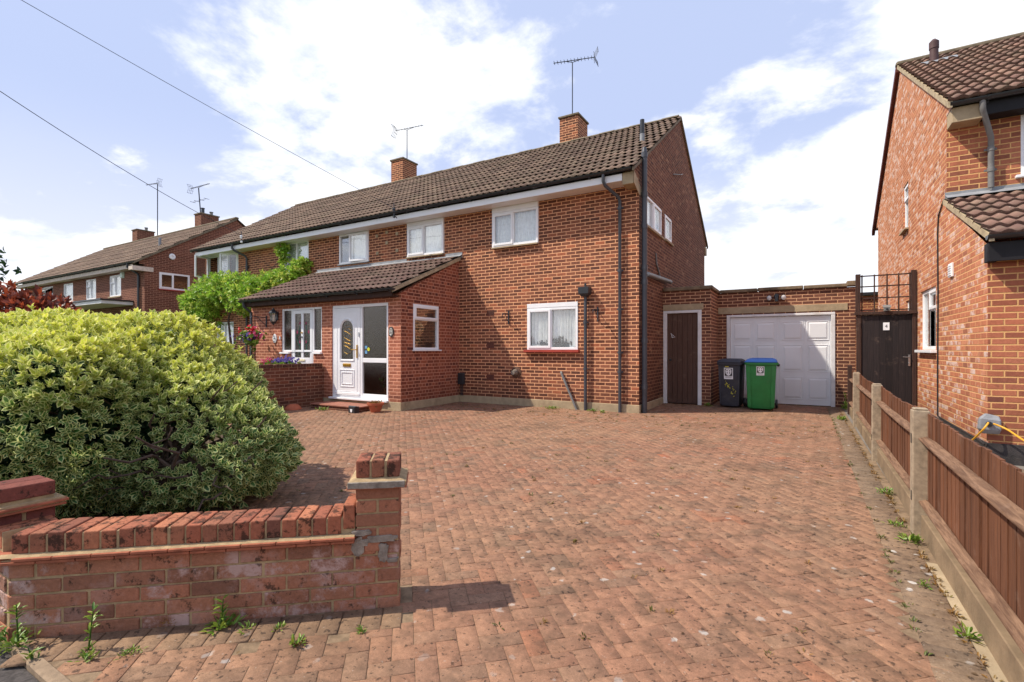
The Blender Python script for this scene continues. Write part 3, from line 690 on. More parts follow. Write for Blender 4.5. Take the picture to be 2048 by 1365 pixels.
mb = MB(); mb.quad((PX0, 7.7, 2.62), (PX0, YF, 3.62), (PX1, YF, 3.62), (PX1, 7.7, 2.62)); mb.build('porch_ceiling', m_room, house)
mb = MB(); mb.add([(PX1+.0, 7.64, 2.58), (PX1+.045, 7.64, 2.58), (PX1+.045, YF, 3.60), (PX1, YF, 3.60), (PX1, 7.64, 2.665), (PX1+.045, 7.64, 2.665), (PX1+.045, YF, 3.69), (PX1, YF, 3.69)], [(0, 1, 2, 3), (4, 7, 6, 5), (0, 4, 5, 1), (2, 6, 7, 3), (0, 3, 7, 4), (1, 5, 6, 2)])
mb.build('porch_verge', m_verge, house)
mb = MB(FF); mb.box(PX0, -9.18, -.012, 0, 3.66, 3.80); mb.box(-7.86, PX1+.1, -.012, 0, 3.66, 3.80)
mb.add([(PX0, -.12, 3.685), (PX1+.1, -.12, 3.685), (PX1+.1, -.01, 3.745), (PX0, -.01, 3.745)], [(0, 1, 2, 3)]); mb.build('flashing', m_lead, house)
MB().box(PX0, PX1-.06, 7.70, 7.725, 2.50, 2.64).build('porch_fascia', m_darkwood, house, .003)
MB().box(PX0, PX1-.06, 7.725, PYF, 2.50, 2.512).build('porch_soffit', m_darkwood, house)
gutter(PX0-.1, PX1+.05, 7.64, 2.655, 'porch_gutter', house)
downpipe([(-12.76, 7.64, 2.62), (-12.76, 7.66, 2.5), (-12.76, 7.86, 2.35), (-12.76, 7.86, .1)], .034, house, clips=[(-12.76, 7.86, 1.9)])
# white front door unit with side light
def ringpts(x, z, w, h, n=10):   # arch outline (x centre, z base)
    return [(x-w/2, z), (x+w/2, z), (x+w/2, z+h-w/2)]+[(x+w/2*math.cos(t*PI/n), z+h-w/2+w/2*math.sin(t*PI/n)) for t in range(1, n)]+[(x-w/2, z+h-w/2)]
mb = MB(FP); a, b, c, d = D1; mb.ring(a, b, c, d, .07, .02, .09); mb.box(-8.69, -8.62, .022, .088, c+.07, d-.07)
mb.box(-8.62, b-.07, .023, .087, 1.07, 1.17); mb.box(a-.04, b+.02, -.07, .03, c-.03, c+.012); mb.box(-8.62, b-.07, .024, .07, c+.07, c+.12)
df = mb.build('door_surround', m_white, house, .005)
mb = MB(FP); mb.box(-8.60, b-.075, .05, .058, c+.12, 1.07); mb.box(-8.60, b-.075, .05, .058, 1.17, d-.07); mb.build('side_pane', m_darkglass, df, uv=False)
m_bst = plain('blue_sticker', (110, 160, 200), .5)
for (x, z, r) in ((-8.53, 1.42, .035), (-8.53, 1.31, .04)): MB(FP).box(x-.035, x+.035, .046, .049, z-r, z+r*.8).build('sticker', m_bst, df, uv=False)
MB(FP).lathe([(.001, 0), (.042, 0), (.042, .002), (.001, .002)], (-8.45, 1.37, -.046), 14, Matrix.Rotation(PI/2, 4, 'X')).build('sticker', plain('yellow_sticker', (206, 210, 60), .5), df, uv=False)
# door leaf: shell with arched hole
dx0, dx1, dz0, dz1 = -9.545, -8.695, .315, 2.325
mb = MB(FP); ax, aw, az, ah = -9.12, .40, 1.14, .90; arch = ringpts(ax, az, aw, ah)
outer = [(dx0, dz0), (dx1, dz0), (dx1, dz1), (dx0, dz1)]
n = len(arch)
def face_with_hole(mb, y, arch, outer, flip=False):
    bmh = bmesh.new(); vo = [bmh.verts.new((p[0], y, p[1])) for p in outer]; vi = [bmh.verts.new((p[0], y, p[1])) for p in arch]
    es = [bmh.edges.new((l[i], l[(i+1) % len(l)])) for l in (vo, vi) for i in range(len(l))]
    r = bmesh.ops.triangle_fill(bmh, use_beauty=True, use_dissolve=False, edges=es); bmh.verts.index_update()
    vs = [tuple(v.co) for v in bmh.verts]; fs = [tuple(v.index for v in f.verts) for f in bmh.faces]; bmh.free(); mb.add(vs, fs)
face_with_hole(mb, .018, arch, outer); mb.add([(x, y, z) for y in (.018, .06) for x, z in arch], [(i, (i+1) % n, (i+1) % n+n, i+n) for i in range(n)])
mb.add([(x, y, z) for y in (.018, .06) for x, z in outer], [(i, (i+1) % 4, (i+1) % 4+4, i+4) for i in range(4)])
def rim(mb, pts, r, y):
    mb.tube([(x, y, z) for x, z in pts+[pts[0], pts[1]]], r, 6)
rim(mb, ringpts(ax, az-.03, aw+.06, ah+.06), .014, .014); rim(mb, [(dx0+.09, dz0+.08), (dx1-.09, dz0+.08), (dx1-.09, dz1-.09), (dx0+.09, dz1-.09)], .006, .016)
for e in (0, .06): mb.ring(-9.36+e, -8.88-e, .50+e, .90-e, .014, .006, .02)
mb.box(dx0+.02, dx1-.02, -.012, .018, dz0, dz0+.05)
door = mb.build('door', m_white, house, smooth=False)
MB(FP).prism(arch, .036, .042).build('pane', m_darkglass, door, uv=False)
mb = MB(FP)
for k in range(4):
    pts = [(ax+sx*.13*math.sin(t*PI/8*(1+k % 2)), .03, az+.12+k*.17+t*.02) for t in range(9) for sx in [(-1) ** k]]; mb.tube(pts, .0022, 4)
    pts = [(2*ax-p[0], p[1], p[2]) for p in pts]; mb.tube(pts, .0022, 4)
mb.build('leaded_pattern', m_gold, door)
mb = MB(FP); mb.box(-8.80, -8.765, .0, .018, 1.17, 1.47); mb.tube([(-8.785, .0, 1.36), (-8.785, -.04, 1.36), (-8.90, -.045, 1.36)], .011, 8); mb.build('handle', m_gold, door, .003)
mb = MB(FP); mb.box(-9.25, -8.99, .002, .018, .965, 1.04); mb.box(-9.235, -9.005, -.006, .002, .98, 1.025); mb.build('letterbox', m_gold, door, .003)
MB(FP).box(-8.735, -8.715, .0, .018, 1.66, 1.76).build('knocker', m_chrome, door, .004)
# second front door with narrow side lights
mb = MB(FP); a, b, c, d = D2; mb.ring(a, b, c, d, .05, .02, .085); mb.box(D2b[0], D2b[1], .02, .085, D2b[2], D2b[2]+.06); mb.box(D2b[0], D2b[0]+.06, .018, .088, D2b[2]+.06, d-.05); mb.box(D2b[1]-.06, D2b[1], .018, .088, D2b[2]+.06, d-.05)
mb.box(a-.02, D2b[0]-.01, -.06, .03, c-.045, c-.003); mb.box(D2b[1]+.01, b+.02, -.06, .03, c-.045, c-.003)
df2 = mb.build('door_surround', m_white, house, .005)
mb = MB(FP); mb.box(a+.05, D2b[0], .05, .058, c+.05, d-.05); mb.box(D2b[1], b-.05, .05, .058, c+.05, d-.05); mb.build('side_pane', m_darkglass, df2, uv=False)
mb = MB(FP); ex0, ex1, ez0, ez1 = D2b[0]+.065, D2b[1]-.065, .30, 2.345; px = (ex0+ex1)/2
mb.box(ex0, ex0+.08, .012, .06, ez0, ez1); mb.box(ex1-.08, ex1, .012, .06, ez0, ez1); mb.box(px-.045, px+.045, .012, .06, 1.16, ez1-.09); mb.box(ex0+.08, ex1-.08, .012, .06, ez1-.09, ez1); mb.box(ex0+.08, ex1-.08, .012, .06, ez0, 1.16)
d2 = mb.build('door', m_white, house, .006)
MB(FP).box(ex0+.08, ex1-.08, .034, .042, 1.16, ez1-.09).build('pane', m_darkglass, d2, uv=False)
tul = MB(FP); lf = MB(FP)
for sx in (-1, 1):
    for (o, z, r) in ((.12, 2.02, .05), (.22, 1.80, .055), (.12, 1.55, .045)):
        tul.lathe([(.001, 0), (r*.55, 0), (r*.5, .003), (.001, .003)], (0, 0, 0), 10, Matrix.Translation((px+sx*o, .033, z)) @ Matrix.Scale(1.5, 4, (0, 0, 1)) @ Matrix.Rotation(PI/2, 4, 'X'))
        lf.tube([(px+sx*o, .031, z-.05), (px+sx*(o+.02), .031, z-.15), (px+sx*.16, .031, z-.32)], .006, 4)
tul.build('tulip_glass', m_petpink, d2); lf.build('stem_glass', plain('green_glass', (50, 120, 100), .3), d2)
mb = MB(FP); mb.box(px-.13, px+.11, -.002, .012, 1.07, 1.12); mb.build('letterbox', plain('cream_metal', (216, 206, 170), .4), d2, .003)
mb = MB(FP); mb.box(px-.02, px+.02, -.03, .012, 1.66, 1.69); mb.tube([(px, -.02, 1.68), (px, -.03, 1.56)], .01, 6); mb.build('handle', m_black, d2)
MB(FP).lathe([(.001, 0), (.02, 0), (.02, .03), (.001, .03)], (px, 1.78, -.012), 8, Matrix.Rotation(PI/2, 4, 'X')).build('knocker', m_gold, d2)
window(house, FPS, *PW, [('f', 0, 1, 0, .68, 0), ('c', 0, 1, .68, 1, 0)], inset=-.01, sill=(m_white, .03, .03, .08), fw=.05)
# bright-ish porch interior seen through the glass
MB().box(-12.6, -7.6, YF-.04, YF-.02, .2, 3.5).build('porch_inner_wall', m_room, house, uv=False)

# front step
st = thing('front_step', 'low red tiled brick step in front of the white door', 'step', (-8.85, 7.6, 0))
MB().box(-9.6, -8.08, 7.32, 7.885, 0, .12).build('riser', m_divbrick, st); MB().box(-9.62, -8.06, 7.30, 7.885, .122, .15).build('tread', m_steptile, st, .004)

# ================================================================== GARAGE
gar = thing('garage', 'flat-roofed brick garage with white panelled door and adjoining brown side door', 'garage', (-.4, 13.1, 0))
FU = frame((0, 12.0, 0), (1, 0)); FGa = frame((0, 13.1, 0), (1, 0))
GD = (-1.60, .63, .085, 2.20); UD = (-2.868, -2.0, .08, 2.28)
mb = MB(FU); wall(mb, XR, -1.80, .05, 2.74, [UD], .1)
mb.M = frame((-1.80, 0, 0), (0, 1)); wall(mb, 12.0, 13.1, .05, 2.74, (), .1)
mb.M = FGa; wall(mb, -1.80, 1.0, .05, 2.74, [GD], .1); mb.M = frame((1.0, 0, 0), (0, 1)); wall(mb, 13.1, 18.5, .05, 2.74, (), .1)
mb.M = frame((0, 18.5, 0), (-1, 0)); wall(mb, -1.0, 2.88, .05, 2.74, (), .1)
mb.build('wall', m_garagebrick, gar)
MB().box(-2.87, .98, 12.12, 18.4, 2.56, 2.6).build('roof', m_dark, gar, uv=False) if False else None
mb = MB(); mb.quad((-2.87, 12.1, 2.62), (-1.81, 12.1, 2.62), (-1.81, 18.4, 2.62), (-2.87, 18.4, 2.62)); mb.quad((-1.81, 13.2, 2.62), (.98, 13.2, 2.62), (.98, 18.4, 2.62), (-1.81, 18.4, 2.62)); mb.build('roof', m_tarmac, gar)
mb = MB(); mb.box(-2.87, -1.76, 11.95, 12.15, 2.745, 2.83); mb.box(-1.86, -1.76, 12.15, 13.25, 2.745, 2.826)
xs = [-1.755, -.92, .02, .86]
for i in range(3): mb.box(xs[i]+.005, xs[i+1]-.005, 13.04, 13.25, 2.745+.006*(i % 2), 2.822+.006*(i % 2))
mb.box(.84, 1.02, 13.03, 13.25, 2.76, 2.87)
mb.build('coping', plain('weathered_coping', (122, 106, 86), .95, .3, 4, .006, dirt=(60, 52, 44)), gar, .012)
mb = MB(); mb.box(-2.87, -1.96, 11.985, 12.06, 2.285, 2.425); mb.box(-1.795, .86, 13.085, 13.16, 2.232, 2.385); mb.build('lintel', m_conc, gar, .004)
mb = MB(FU); a, b, c, d = UD; mb.box(a, a+.085, -.015, .07, c, d-.06); mb.box(b-.085, b, -.015, .07, c, d-.06); mb.box(a, b, -.016, .07, d-.06, d); sf = mb.build('door_frame', m_whitepaint, gar, .005)
mb = MB(FU); w = (b-.087-a-.087)/6
for i in range(6): mb.box(a+.087+i*w+.002, a+.087+(i+1)*w-.002, .03, .06, c+.02, d-.062)
sd = mb.build('door', m_bdoor, gar, .004)
MB(FU).lathe([(.001, 0), (.014, 0), (.014, .03), (.03, .045), (.026, .065), (.001, .07)], (a+.17, 1.12, -.03), 12, Matrix.Rotation(PI/2, 4, 'X')).build('knob', m_black, sd, smooth=True)
mb = MB(FU); mb.tube([(a+.20, .028, 1.66), (a+.17, .026, 1.75), (a+.22, .026, 1.70), (a+.27, .026, 1.66), (a+.19, .026, 1.65)], .006, 5); mb.build('chalk_mark', m_white, sd)
mb = MB(FGa); a, b, c, d = GD; mb.box(a, a+.08, -.02, .06, c, d-.055); mb.box(b-.08, b, -.02, .06, c, d-.055); mb.box(a, b, -.022, .06, d-.055, d); mb.build('door_frame', m_whitepaint, gar, .006)
mb = MB(FGa); gx0, gx1, gz0, gz1 = a+.083, b-.083, c+.01, d-.06; mb.box(gx0, gx1, .045, .06, gz0, gz1)
cw = (gx1-gx0)/4; rows = [(gz0+.14, gz0+.62), (gz0+.78, gz0+1.36), (gz0+1.50, gz0+1.90)]
cols_ = [gx0+.0, gx0+.50, gx0+1.06, gx0+1.56]
for i, x in enumerate(cols_):
    w = .50
    for (p, q) in rows:
        x0_, x1_ = x+.07, x+w-.05
        mb.ring(x0_-.02, x1_+.02, p-.02, q+.02, .016, .034, .046)
        mb.loft([[(x0_, .046, p), (x1_, .046, p), (x1_, .046, q), (x0_, .046, q)], [(x0_+.035, .03, p+.045), (x1_-.035, .03, p+.045), (x1_-.035, .03, q-.045), (x0_+.035, .03, q-.045)]][::-1])
for x in cols_[1:]: mb.box(x-.005, x+.005, .034, .046, gz0, gz1)
mb.box(cols_[2]-.06, cols_[2]-.05, .034, .046, gz0, gz1)
gd = mb.build('garage_door', m_garagewhite, gar, .003)
MB(FGa).lathe([(.001, 0), (.035, 0), (.035, .01), (.014, .015), (.014, .035), (.03, .05), (.001, .055)], (cols_[2]-.03, 1.0, -.04), 12, Matrix.Rotation(PI/2, 4, 'X')).build('handle', m_black, gd, smooth=True)

# ================================================================== RIGHT HOUSE
rh = thing('neighbouring_house', 'orange-red brick house beyond the fence with white-flecked side wall and lean-to porch roof', 'house', (5, 13, 0))
RX = 1.88; RYM = 9.77; RYP = 7.84; RXE = 11
FRS = frame((RX, 0, 0), (0, -1))      # side wall, local x = -y
FRM = frame((0, RYM, 0), (1, 0)); FRP = frame((0, RYP, 0), (1, 0))
sw = [(-13.48, -12.90, 3.88, 4.86), (-11.68, -10.46, 1.36, 2.42), (-13.16, -12.60, 1.9, 2.38)]
mb = MB(FRS); wall(mb, -17.6, -RYM, .27, 4.9, sw, .11); wall(mb, -RYM, -RYP, .27, 2.6, (), .11)
mb.M = I4; zr = 7.72; ye, ze = 9.4, 4.95
def rz(y): return ze+(y-ye)*(zr-ze)/(13.9-ye)-.07
v = [(RX, 17.6+.3, 4.9), (RX, RYM-.32, 4.9), (RX, RYM-.32, rz(RYM-.32)), (RX, 13.9, rz(13.9)), (RX, 17.6+.3, rz(2*13.9-17.9))]
mb.quad(*v); mb.quad((RX, RYM, 2.6), (RX, RYP, 2.6), (RX, RYM, 3.55))
mb.build('side_wall', m_rbrick, rh)
RW = (2.69, 3.9, 3.86, 4.72)
mb = MB(FRM); wall(mb, RX, RXE, 2.6, 4.9, [RW], .11); mb.M = FRP; wall(mb, RX, RXE, .27, 2.6, [(3.2, 5.5, 1.0, 2.2)], .11)
mb.M = frame((RXE, 0, 0), (0, 1)); wall(mb, RYP, 17.6, .27, 4.9, (), .11); mb.M = frame((0, 17.6, 0), (-1, 0)); wall(mb, -RXE, -RX, .27, 4.9, (), .11)
mb.M = I4; mb.quad((RXE, 9.4, 4.9), (RXE, 17.9, 4.9), (RXE, 13.9, rz(13.9)))
mb.build('front_wall', m_rbrick2, rh)
mb = MB(); mb.box(RX-.008, RXE, RYP-.008, RYP+.1, -.01, .27); mb.box(RX-.009, RX+.1, RYP+.1, 17.6, -.01, .268); mb.build('plinth', plain('black_bitumen_paint', (58, 54, 54), .75, .35, 8, .006, dirt=(120, 108, 98)), rh, .004)
tile_slope('roof', RX-.06, RXE+.1, ye, ze+.02, 13.9, zr, m_tile3, rh, pitch=.155, amp=.032, gauge=.33, lap=.040, hole=2, stag=0)
mb = MB(); mb.quad((RX-.06, 13.9, zr-.01), (RXE+.1, 13.9, zr-.01), (RXE+.1, 18.4, ze), (RX-.06, 18.4, ze)); mb.quad((RX-.0, ye+.03, ze-.05), (RX-.0, 13.9, zr-.07), (RXE, 13.9, zr-.07), (RXE, ye+.03, ze-.05)); mb.build('rear_roof', m_tile3, rh)
MB().box(RX-.08, RXE+.1, 13.81, 13.99, zr-.03, zr+.07).build('ridge', m_ridge, rh, .03)
mb = MB()
for ya, yb, za, zb in ((ye, 13.9, ze-.01, zr-.01),):
    x0, x1 = RX-.055, RX-.003
    mb.add([(x0, ya, za-.06), (x1, ya, za-.06), (x1, yb, zb-.06), (x0, yb, zb-.06), (x0, ya, za+.03), (x1, ya, za+.03), (x1, yb, zb+.03), (x0, yb, zb+.03)], [(0, 1, 2, 3), (4, 7, 6, 5), (0, 4, 5, 1), (2, 6, 7, 3), (0, 3, 7, 4), (1, 5, 6, 2)])
x0, x1, ya, za, yb, zb = RX-.045, RX+.0, 7.6, 2.60, RYM, 3.57
mb.add([(x0, ya, za), (x1, ya, za), (x1, yb, zb), (x0, yb, zb), (x0, ya, za+.08), (x1, ya, za+.08), (x1, yb, zb+.08), (x0, yb, zb+.08)], [(0, 1, 2, 3), (4, 7, 6, 5), (0, 4, 5, 1), (2, 6, 7, 3), (0, 3, 7, 4), (1, 5, 6, 2)])
mb.build('verge', m_verge, rh)
mb = MB(); x0, x1, ya, za, yb, zb = RX-.075, RX-.001, 18.35, ze-.03, 13.9, zr-.02
mb.add([(x0, ya, za-.12), (x1, ya, za-.12), (x1, yb, zb-.12), (x0, yb, zb-.12), (x0, ya, za+.03), (x1, ya, za+.03), (x1, yb, zb+.03), (x0, yb, zb+.03)], [(3, 2, 1, 0), (5, 6, 7, 4), (1, 5, 4, 0), (3, 7, 6, 2), (4, 7, 3, 0), (2, 6, 5, 1)])
mb.build('bargeboard', plain('dark_red_board', (96, 52, 44), .7), rh)
mb = MB(); mb.box(RX+.35, RXE, ye+.1, ye+.125, 4.72, 4.92); mb.box(RX+.35, RXE, ye+.125, RYM, 4.72, 4.735); mb.build('fascia', m_blackboard, rh, .003)
mb = MB(); mb.box(RX+.005, RX+.345, ye+.08, RYM, 4.68, 4.90); mb.build('eaves_corbel', m_conc, rh, .006)
gutter(RX-.03, RXE, ye+.03, ze+.0, 'gutter', rh)
tile_slope('porch_roof', RX-.05, RXE, 7.6, 2.66, RYM-.01, 3.62, m_tile3, rh, pitch=.155, amp=.032, gauge=.33, lap=.040, hole=2, stag=0)
mb = MB(FRM); mb.box(RX-.02, RXE, -.012, 0, 3.6, 3.74); mb.add([(RX-.02, -.16, 3.625), (RXE, -.16, 3.625), (RXE, -.01, 3.70), (RX-.02, -.01, 3.70)], [(0, 1, 2, 3)]); mb.build('flashing', m_lead, rh)
mb = MB(); mb.box(RX-.03, RXE, 7.68, 7.705, 2.38, 2.60); mb.box(RX-.035, RX+.05, 7.705, RYP-.01, 2.38, 2.60); mb.box(RX+.05, RXE, 7.705, RYP, 2.5, 2.52); mb.build('porch_fascia', m_blackboard, rh, .004)
gutter(RX-.06, RXE, 7.63, 2.67, 'porch_gutter', rh)
x = 2.36
downpipe([(x-.15, 9.44, 4.92), (x-.15, 9.44, 4.80), (x-.14, 9.46, 4.76), (x-.01, 9.66, 4.44), (x, 9.70, 4.34), (x, 9.70, 3.72)], .036, rh, m_greypipe, [(x, 9.70, 4.28), (x, 9.70, 3.98)])
window(rh, FRM, *RW, two, inset=.0, sill=(m_white, .06, .04, .06))
window(rh, FRP, 3.2, 5.5, 1.0, 2.2, two, inset=.02, sill=(m_white, .04, .04, .05))
window(rh, FRS, *sw[0], [('f', 0, 1, 0, .66, 0), ('c', 0, 1, .66, 1, 0)], inset=.03, sill=(m_conc, .06, .04, .07), fw=.045)
window(rh, FRS, *sw[1], [('f', 0, .5, 0, 1, 0), ('f', .5, 1, 0, .66, 0), ('c', .5, 1, .66, 1, 0)], inset=.03, sill=(m_white, .05, .05, .08), fw=.06, curtain=[(-11.6, -10.55, 1.4, 2.36, .01, .1)])
window(rh, FRS, *sw[2], [('f', 0, 1, 0, 1, 0)], inset=.03, sill=(m_conc, .03, .04, .05))
mb = MB(FRS); mb.box(-9.53, -9.34, -.03, -.002, 2.42, 2.62)
for i in range(5): mb.box(-9.51, -9.36, -.04, -.03, 2.44+i*.034, 2.458+i*.034)
mb.build('wall_vent', m_white, rh, .004)
MB().tube([(RX-.012, 9.9, 3.66), (RX-.012, 10.22, 3.5), (RX-.012, 10.28, 3.2), (RX-.012, 10.25, 2.2), (RX-.012, 10.28, 1.0), (RX-.012, 10.27, .3), (RX-.015, 8.2, .26), (RX-.015, 7.9, .24)], .010, 6).build('wall_cable', m_black, rh)
mb = MB(); mb.tube([(2.36, 13.3, 7.2), (2.36, 13.3, 7.66)], .075, 16); mb.tube([(2.36, 13.3, 7.62), (2.36, 13.3, 7.76), (2.36, 13.3, 7.82)], [.085, .085, .03], 16); mb.build('vent_pipe', plain('red_brown_pipe', (84, 62, 62), .6), rh, smooth=True)
mb = MB(); mb.add([(2.1, 13.0, 7.21), (2.75, 13.05, 7.24), (2.7, 13.35, 7.43), (2.15, 13.32, 7.41)], [(0, 1, 2, 3)]); mb.build('vent_flashing', m_lead, rh)
MB().box(RX+.9, RXE-.2, RYM+1.0, RYM+1.03, .3, 4.8).build('inner_wall', m_room, rh, uv=False)
MB().box(RX+.6, RX+.63, RYM+.2, 17.3, .3, 4.8).build('inner_wall', m_room, rh, uv=False)
# rear wing glimpsed behind the trellis
wg = thing('rear_extension', 'low brick rear extension with white pipe seen through the gate trellis', 'extension', (1.3, 20, 0))
mb = MB(frame((0, 19.5, 0), (1, 0))); wall(mb, 1.05, 3.8, 0, 3.1); mb.M = frame((1.05, 0, 0), (0, -1)); wall(mb, -23, -19.5, 0, 3.1); mb.build('wall', m_rbrick2, wg)
mb = MB(); mb.box(1.0, 3.8, 19.4, 23, 3.11, 3.2); mb.build('roof', m_black, wg); MB().tube([(1.35, 19.44, 3.1), (1.25, 19.44, .2)], .05, 8).build('downpipe', m_white, wg)

# ================================================================== FAR LEFT HOUSE
lh = thing('distant_house', 'brick semi-detached house on the far left with two chimneys, behind the hedge', 'house', (-30, 13.5, 0))
LX, LXL, LY = -23.3, -36.6, 9.8; LB = 17.4; LRY = 13.6; LZR = 7.6
FL = frame((0, LY, 0), (1, 0)); FLG = frame((LX, 0, 0), (0, 1))
lw = [(-26.53, -25.42, 3.69, 4.62), (-29.0, -27.92, 3.68, 4.62), (-31.64, -30.5, 3.68, 4.60), (-34.3, -33.0, 3.8, 4.60)]; lg = [(10.33, 11.54, 3.92, 4.63), (11.88, 12.7, 3.86, 4.63)]
mb = MB(FL); wall(mb, LXL, LX, 0, 4.86, lw, .1); mb.M = FLG; wall(mb, LY, LB, 0, 4.86, lg, .1); mb.M = frame((LXL, 0, 0), (0, -1)); wall(mb, -LB, -LY, 0, 4.86); mb.M = frame((0, LB, 0), (-1, 0)); wall(mb, -LX, -LXL, 0, 4.86)
mb.M = I4; lz = lambda y: 4.93+(y-9.4)*(LZR-4.93)/(LRY-9.4)-.06
for x, s in ((LX, 1), (LXL, -1)):
    v = [(x, LY-.2, 4.86), (x, LB+.2, 4.86), (x, LRY, lz(LRY)), (x, LY-.2, lz(LY-.2))]; mb.quad(*(v if s > 0 else v[::-1]))
mb.build('wall', m_farbrick, lh)
tile_slope('roof', LXL-.9, LX+.08, 9.4, 4.93, LRY, LZR, m_tile, lh, sub=5)
mb = MB(); mb.quad((LXL-.9, LRY, LZR), (LX+.08, LRY, LZR), (LX+.08, 2*LRY-9.4, 4.9), (LXL-.9, 2*LRY-9.4, 4.9)); mb.quad((LXL-.9, 9.45, 4.88), (LXL-.9, LRY, LZR-.06), (LX+.08, LRY, LZR-.06), (LX+.08, 9.45, 4.88)); mb.build('rear_roof', m_tile, lh)
MB().box(LXL-.9, LX+.1, LRY-.09, LRY+.09, LZR-.03, LZR+.07).build('ridge', m_ridge, lh, .03)
mb = MB(); x0, x1, ya, za, yb, zb = LX+.002, LX+.075, 9.4, 4.93, LRY, LZR
mb.add([(x0, ya, za-.08), (x1, ya, za-.08), (x1, yb, zb-.08), (x0, yb, zb-.08), (x0, ya, za+.02), (x1, ya, za+.02), (x1, yb, zb+.02), (x0, yb, zb+.02)], [(0, 1, 2, 3), (4, 7, 6, 5), (0, 4, 5, 1), (2, 6, 7, 3), (0, 3, 7, 4), (1, 5, 6, 2)]); mb.build('verge', m_ridge, lh)
mb = MB(); mb.box(LXL-.7, LX-.3, 9.49, 9.51, 4.70, 4.86); mb.box(LXL-.7, LX-.3, 9.51, LY, 4.70, 4.715); mb.box(LX+.01, LX+.05, 9.35, 10.1, 4.58, 4.76); mb.box(LX-.3, LX+.01, 9.35, 9.8, 4.60, 4.74); mb.build('fascia', plain('cream_fascia', (206, 190, 176), .7), lh)
gutter(LXL-.8, LX+.05, 9.43, 4.93, 'gutter', lh)
downpipe([(LX-.6, 9.43, 4.9), (LX-.6, 9.43, 4.75), (LX-.42, 9.72, 4.5), (LX-.4, 9.74, 4.4), (LX-.4, 9.74, .1)], .045, lh, m_black)
for w_ in lw[:3]: window(lh, FL, *w_, [('f', 0, .45, 0, .62, 0), ('c', 0, .45, .62, 1, 0), ('f', .45, 1, 0, 1, 0)] if w_ is not lw[2] else [('f', 0, 1, 0, 1, 0)], inset=.01, sill=(m_conc, .05, .06, .05), curtain=[(w_[0]+.08, w_[1]-.08, w_[2]+.05, w_[3]-.1, .015, .12)])
window(lh, FL, *lw[3], [('f', 0, 1, 0, .6, 0)], inset=.01, sill=(m_conc, .05, .06, .05))
T = Matrix.Translation((0, 0, 4.56)) @ Matrix.Rotation(rad(-55), 4, 'X') @ Matrix.Translation((0, 0, -4.56)); mb = MB(FL @ T); mb.ring(-34.25, -33.05, 4.16, 4.56, .05, -.01, .03); mb.build('open_vent_window', m_white, lh)
for i, w_ in enumerate(lg): window(lh, FLG, *w_, [('c', 0, .45, 0, 1, 0), ('f', .45, 1, 0, 1, 0)] if i == 0 else [('f', 0, 1, 0, 1, 0)], inset=.01, sill=(m_redsill, .05, .05, .05), fw=.07)
chimney(lh, -27.2, -26.6, 13.7, 14.6, 7.2, 8.40, m_farbrick, [(-26.9, 13.95, .32), (-26.85, 14.35, .2)]); chimney(lh, -34.1, -33.5, 13.7, 14.6, 7.2, 8.42, m_farbrick, [(-33.8, 14.3, .22)])
mb = MB(); mb.box(-29.9, -24.3, 8.7, LY, 3.22, 3.36); mb.build('canopy', m_whitepaint, lh, .01); MB().box(-29.95, -24.25, 8.65, LY, 3.365, 3.42).build('canopy_roof', m_black, lh)
MB(FLG).lathe([(.001, 0), (.1, 0), (.13, .03), (.1, .06), (.05, .06), (.04, .02), (.001, .02)], (10.82, 5.34, -.0), 14, Matrix.Rotation(PI/2, 4, 'X')).build('wall_vent', m_white, lh)
mb = MB(); mb.tube([(-25.2, 11.2, 5.9), (-25.2, 11.2, 6.45)], .06, 8); mb.build('vent_pipe', m_lead, lh)
MB().box(LXL+.3, LX-.3, LY+.8, LY+.83, .1, 4.8).build('inner_wall', m_dark, lh, uv=False)
# low flat roof between the two pairs of houses
ge = thing('side_outbuilding', 'white-edged flat-roofed outbuilding between the two brick house pairs', 'outbuilding', (-21, 12, 0))
MB().box(-23.2, -19.3, 11.5, 16, 0, 2.5).build('wall', m_farbrick, ge); MB().box(-23.25, -19.25, 11.4, 16, 2.5, 2.68).build('roof', m_whitepaint, ge)
ab = MB(); ab.loft([[(-.11, 0, -.14), (.11, 0, -.14), (.13, 0, .12), (-.13, 0, .12)], [(-.09, -.09, -.11), (.09, -.09, -.11), (.1, -.09, .1), (-.1, -.09, .1)]][::-1], Matrix.Translation((-25.19, LY-.005, 4.56)))
tag(ab.build('alarm_box', plain('pale_green_plastic', (206, 220, 206), .5), None, .01), 'pale alarm box on the far left house front, beside its window', 'alarm box')

# ================================================================== FRONT BOUNDARY WALL
fw = thing('boundary_wall', 'low splayed red brick front wall with brick-on-edge coping and two capped piers', 'garden wall', (-2.6, 1.4, 0))
FW = Matrix(((dW.x, nW.x, 0, P0.x), (dW.y, nW.y, 0, P0.y), (0, 0, 1, 0), (0, 0, 0, 1)))
def courses(mb, x0, x1, z0, n, y0, y1, L=.215, off=0, minl=.05, both=True):
    for r in range(n):
        z = z0+r*.075; x = x0-((r+off) % 2)*(L+.01)/2
        while x < x1-.01:
            a, b = max(x, x0), min(x+L, x1)
            if b-a > minl:
                j = lambda s=.0015: R.gauss(0, s)
                mb.box(a+j(), b+j(), y0+j(), y1, z+j(.001), z+.065+j(.001))
            x += L+.01
def bricks_on_edge(mb, x0, n, y0, y1, z0, z1, w=.065, g=.01):
    for i in range(n):
        a = x0+i*(w+g); j = lambda s=.002: R.gauss(0, s); h = j(.0025)
        mb.box(a+j(), a+w+j(), y0+j(), y1+j(), z0, z1+h)
LWL = 1.80
mb = MB(FW); courses(mb, .0, LWL, -.015, 5, 0, .1, off=1); courses(mb, .0, LWL, -.015, 5, .115, .215)
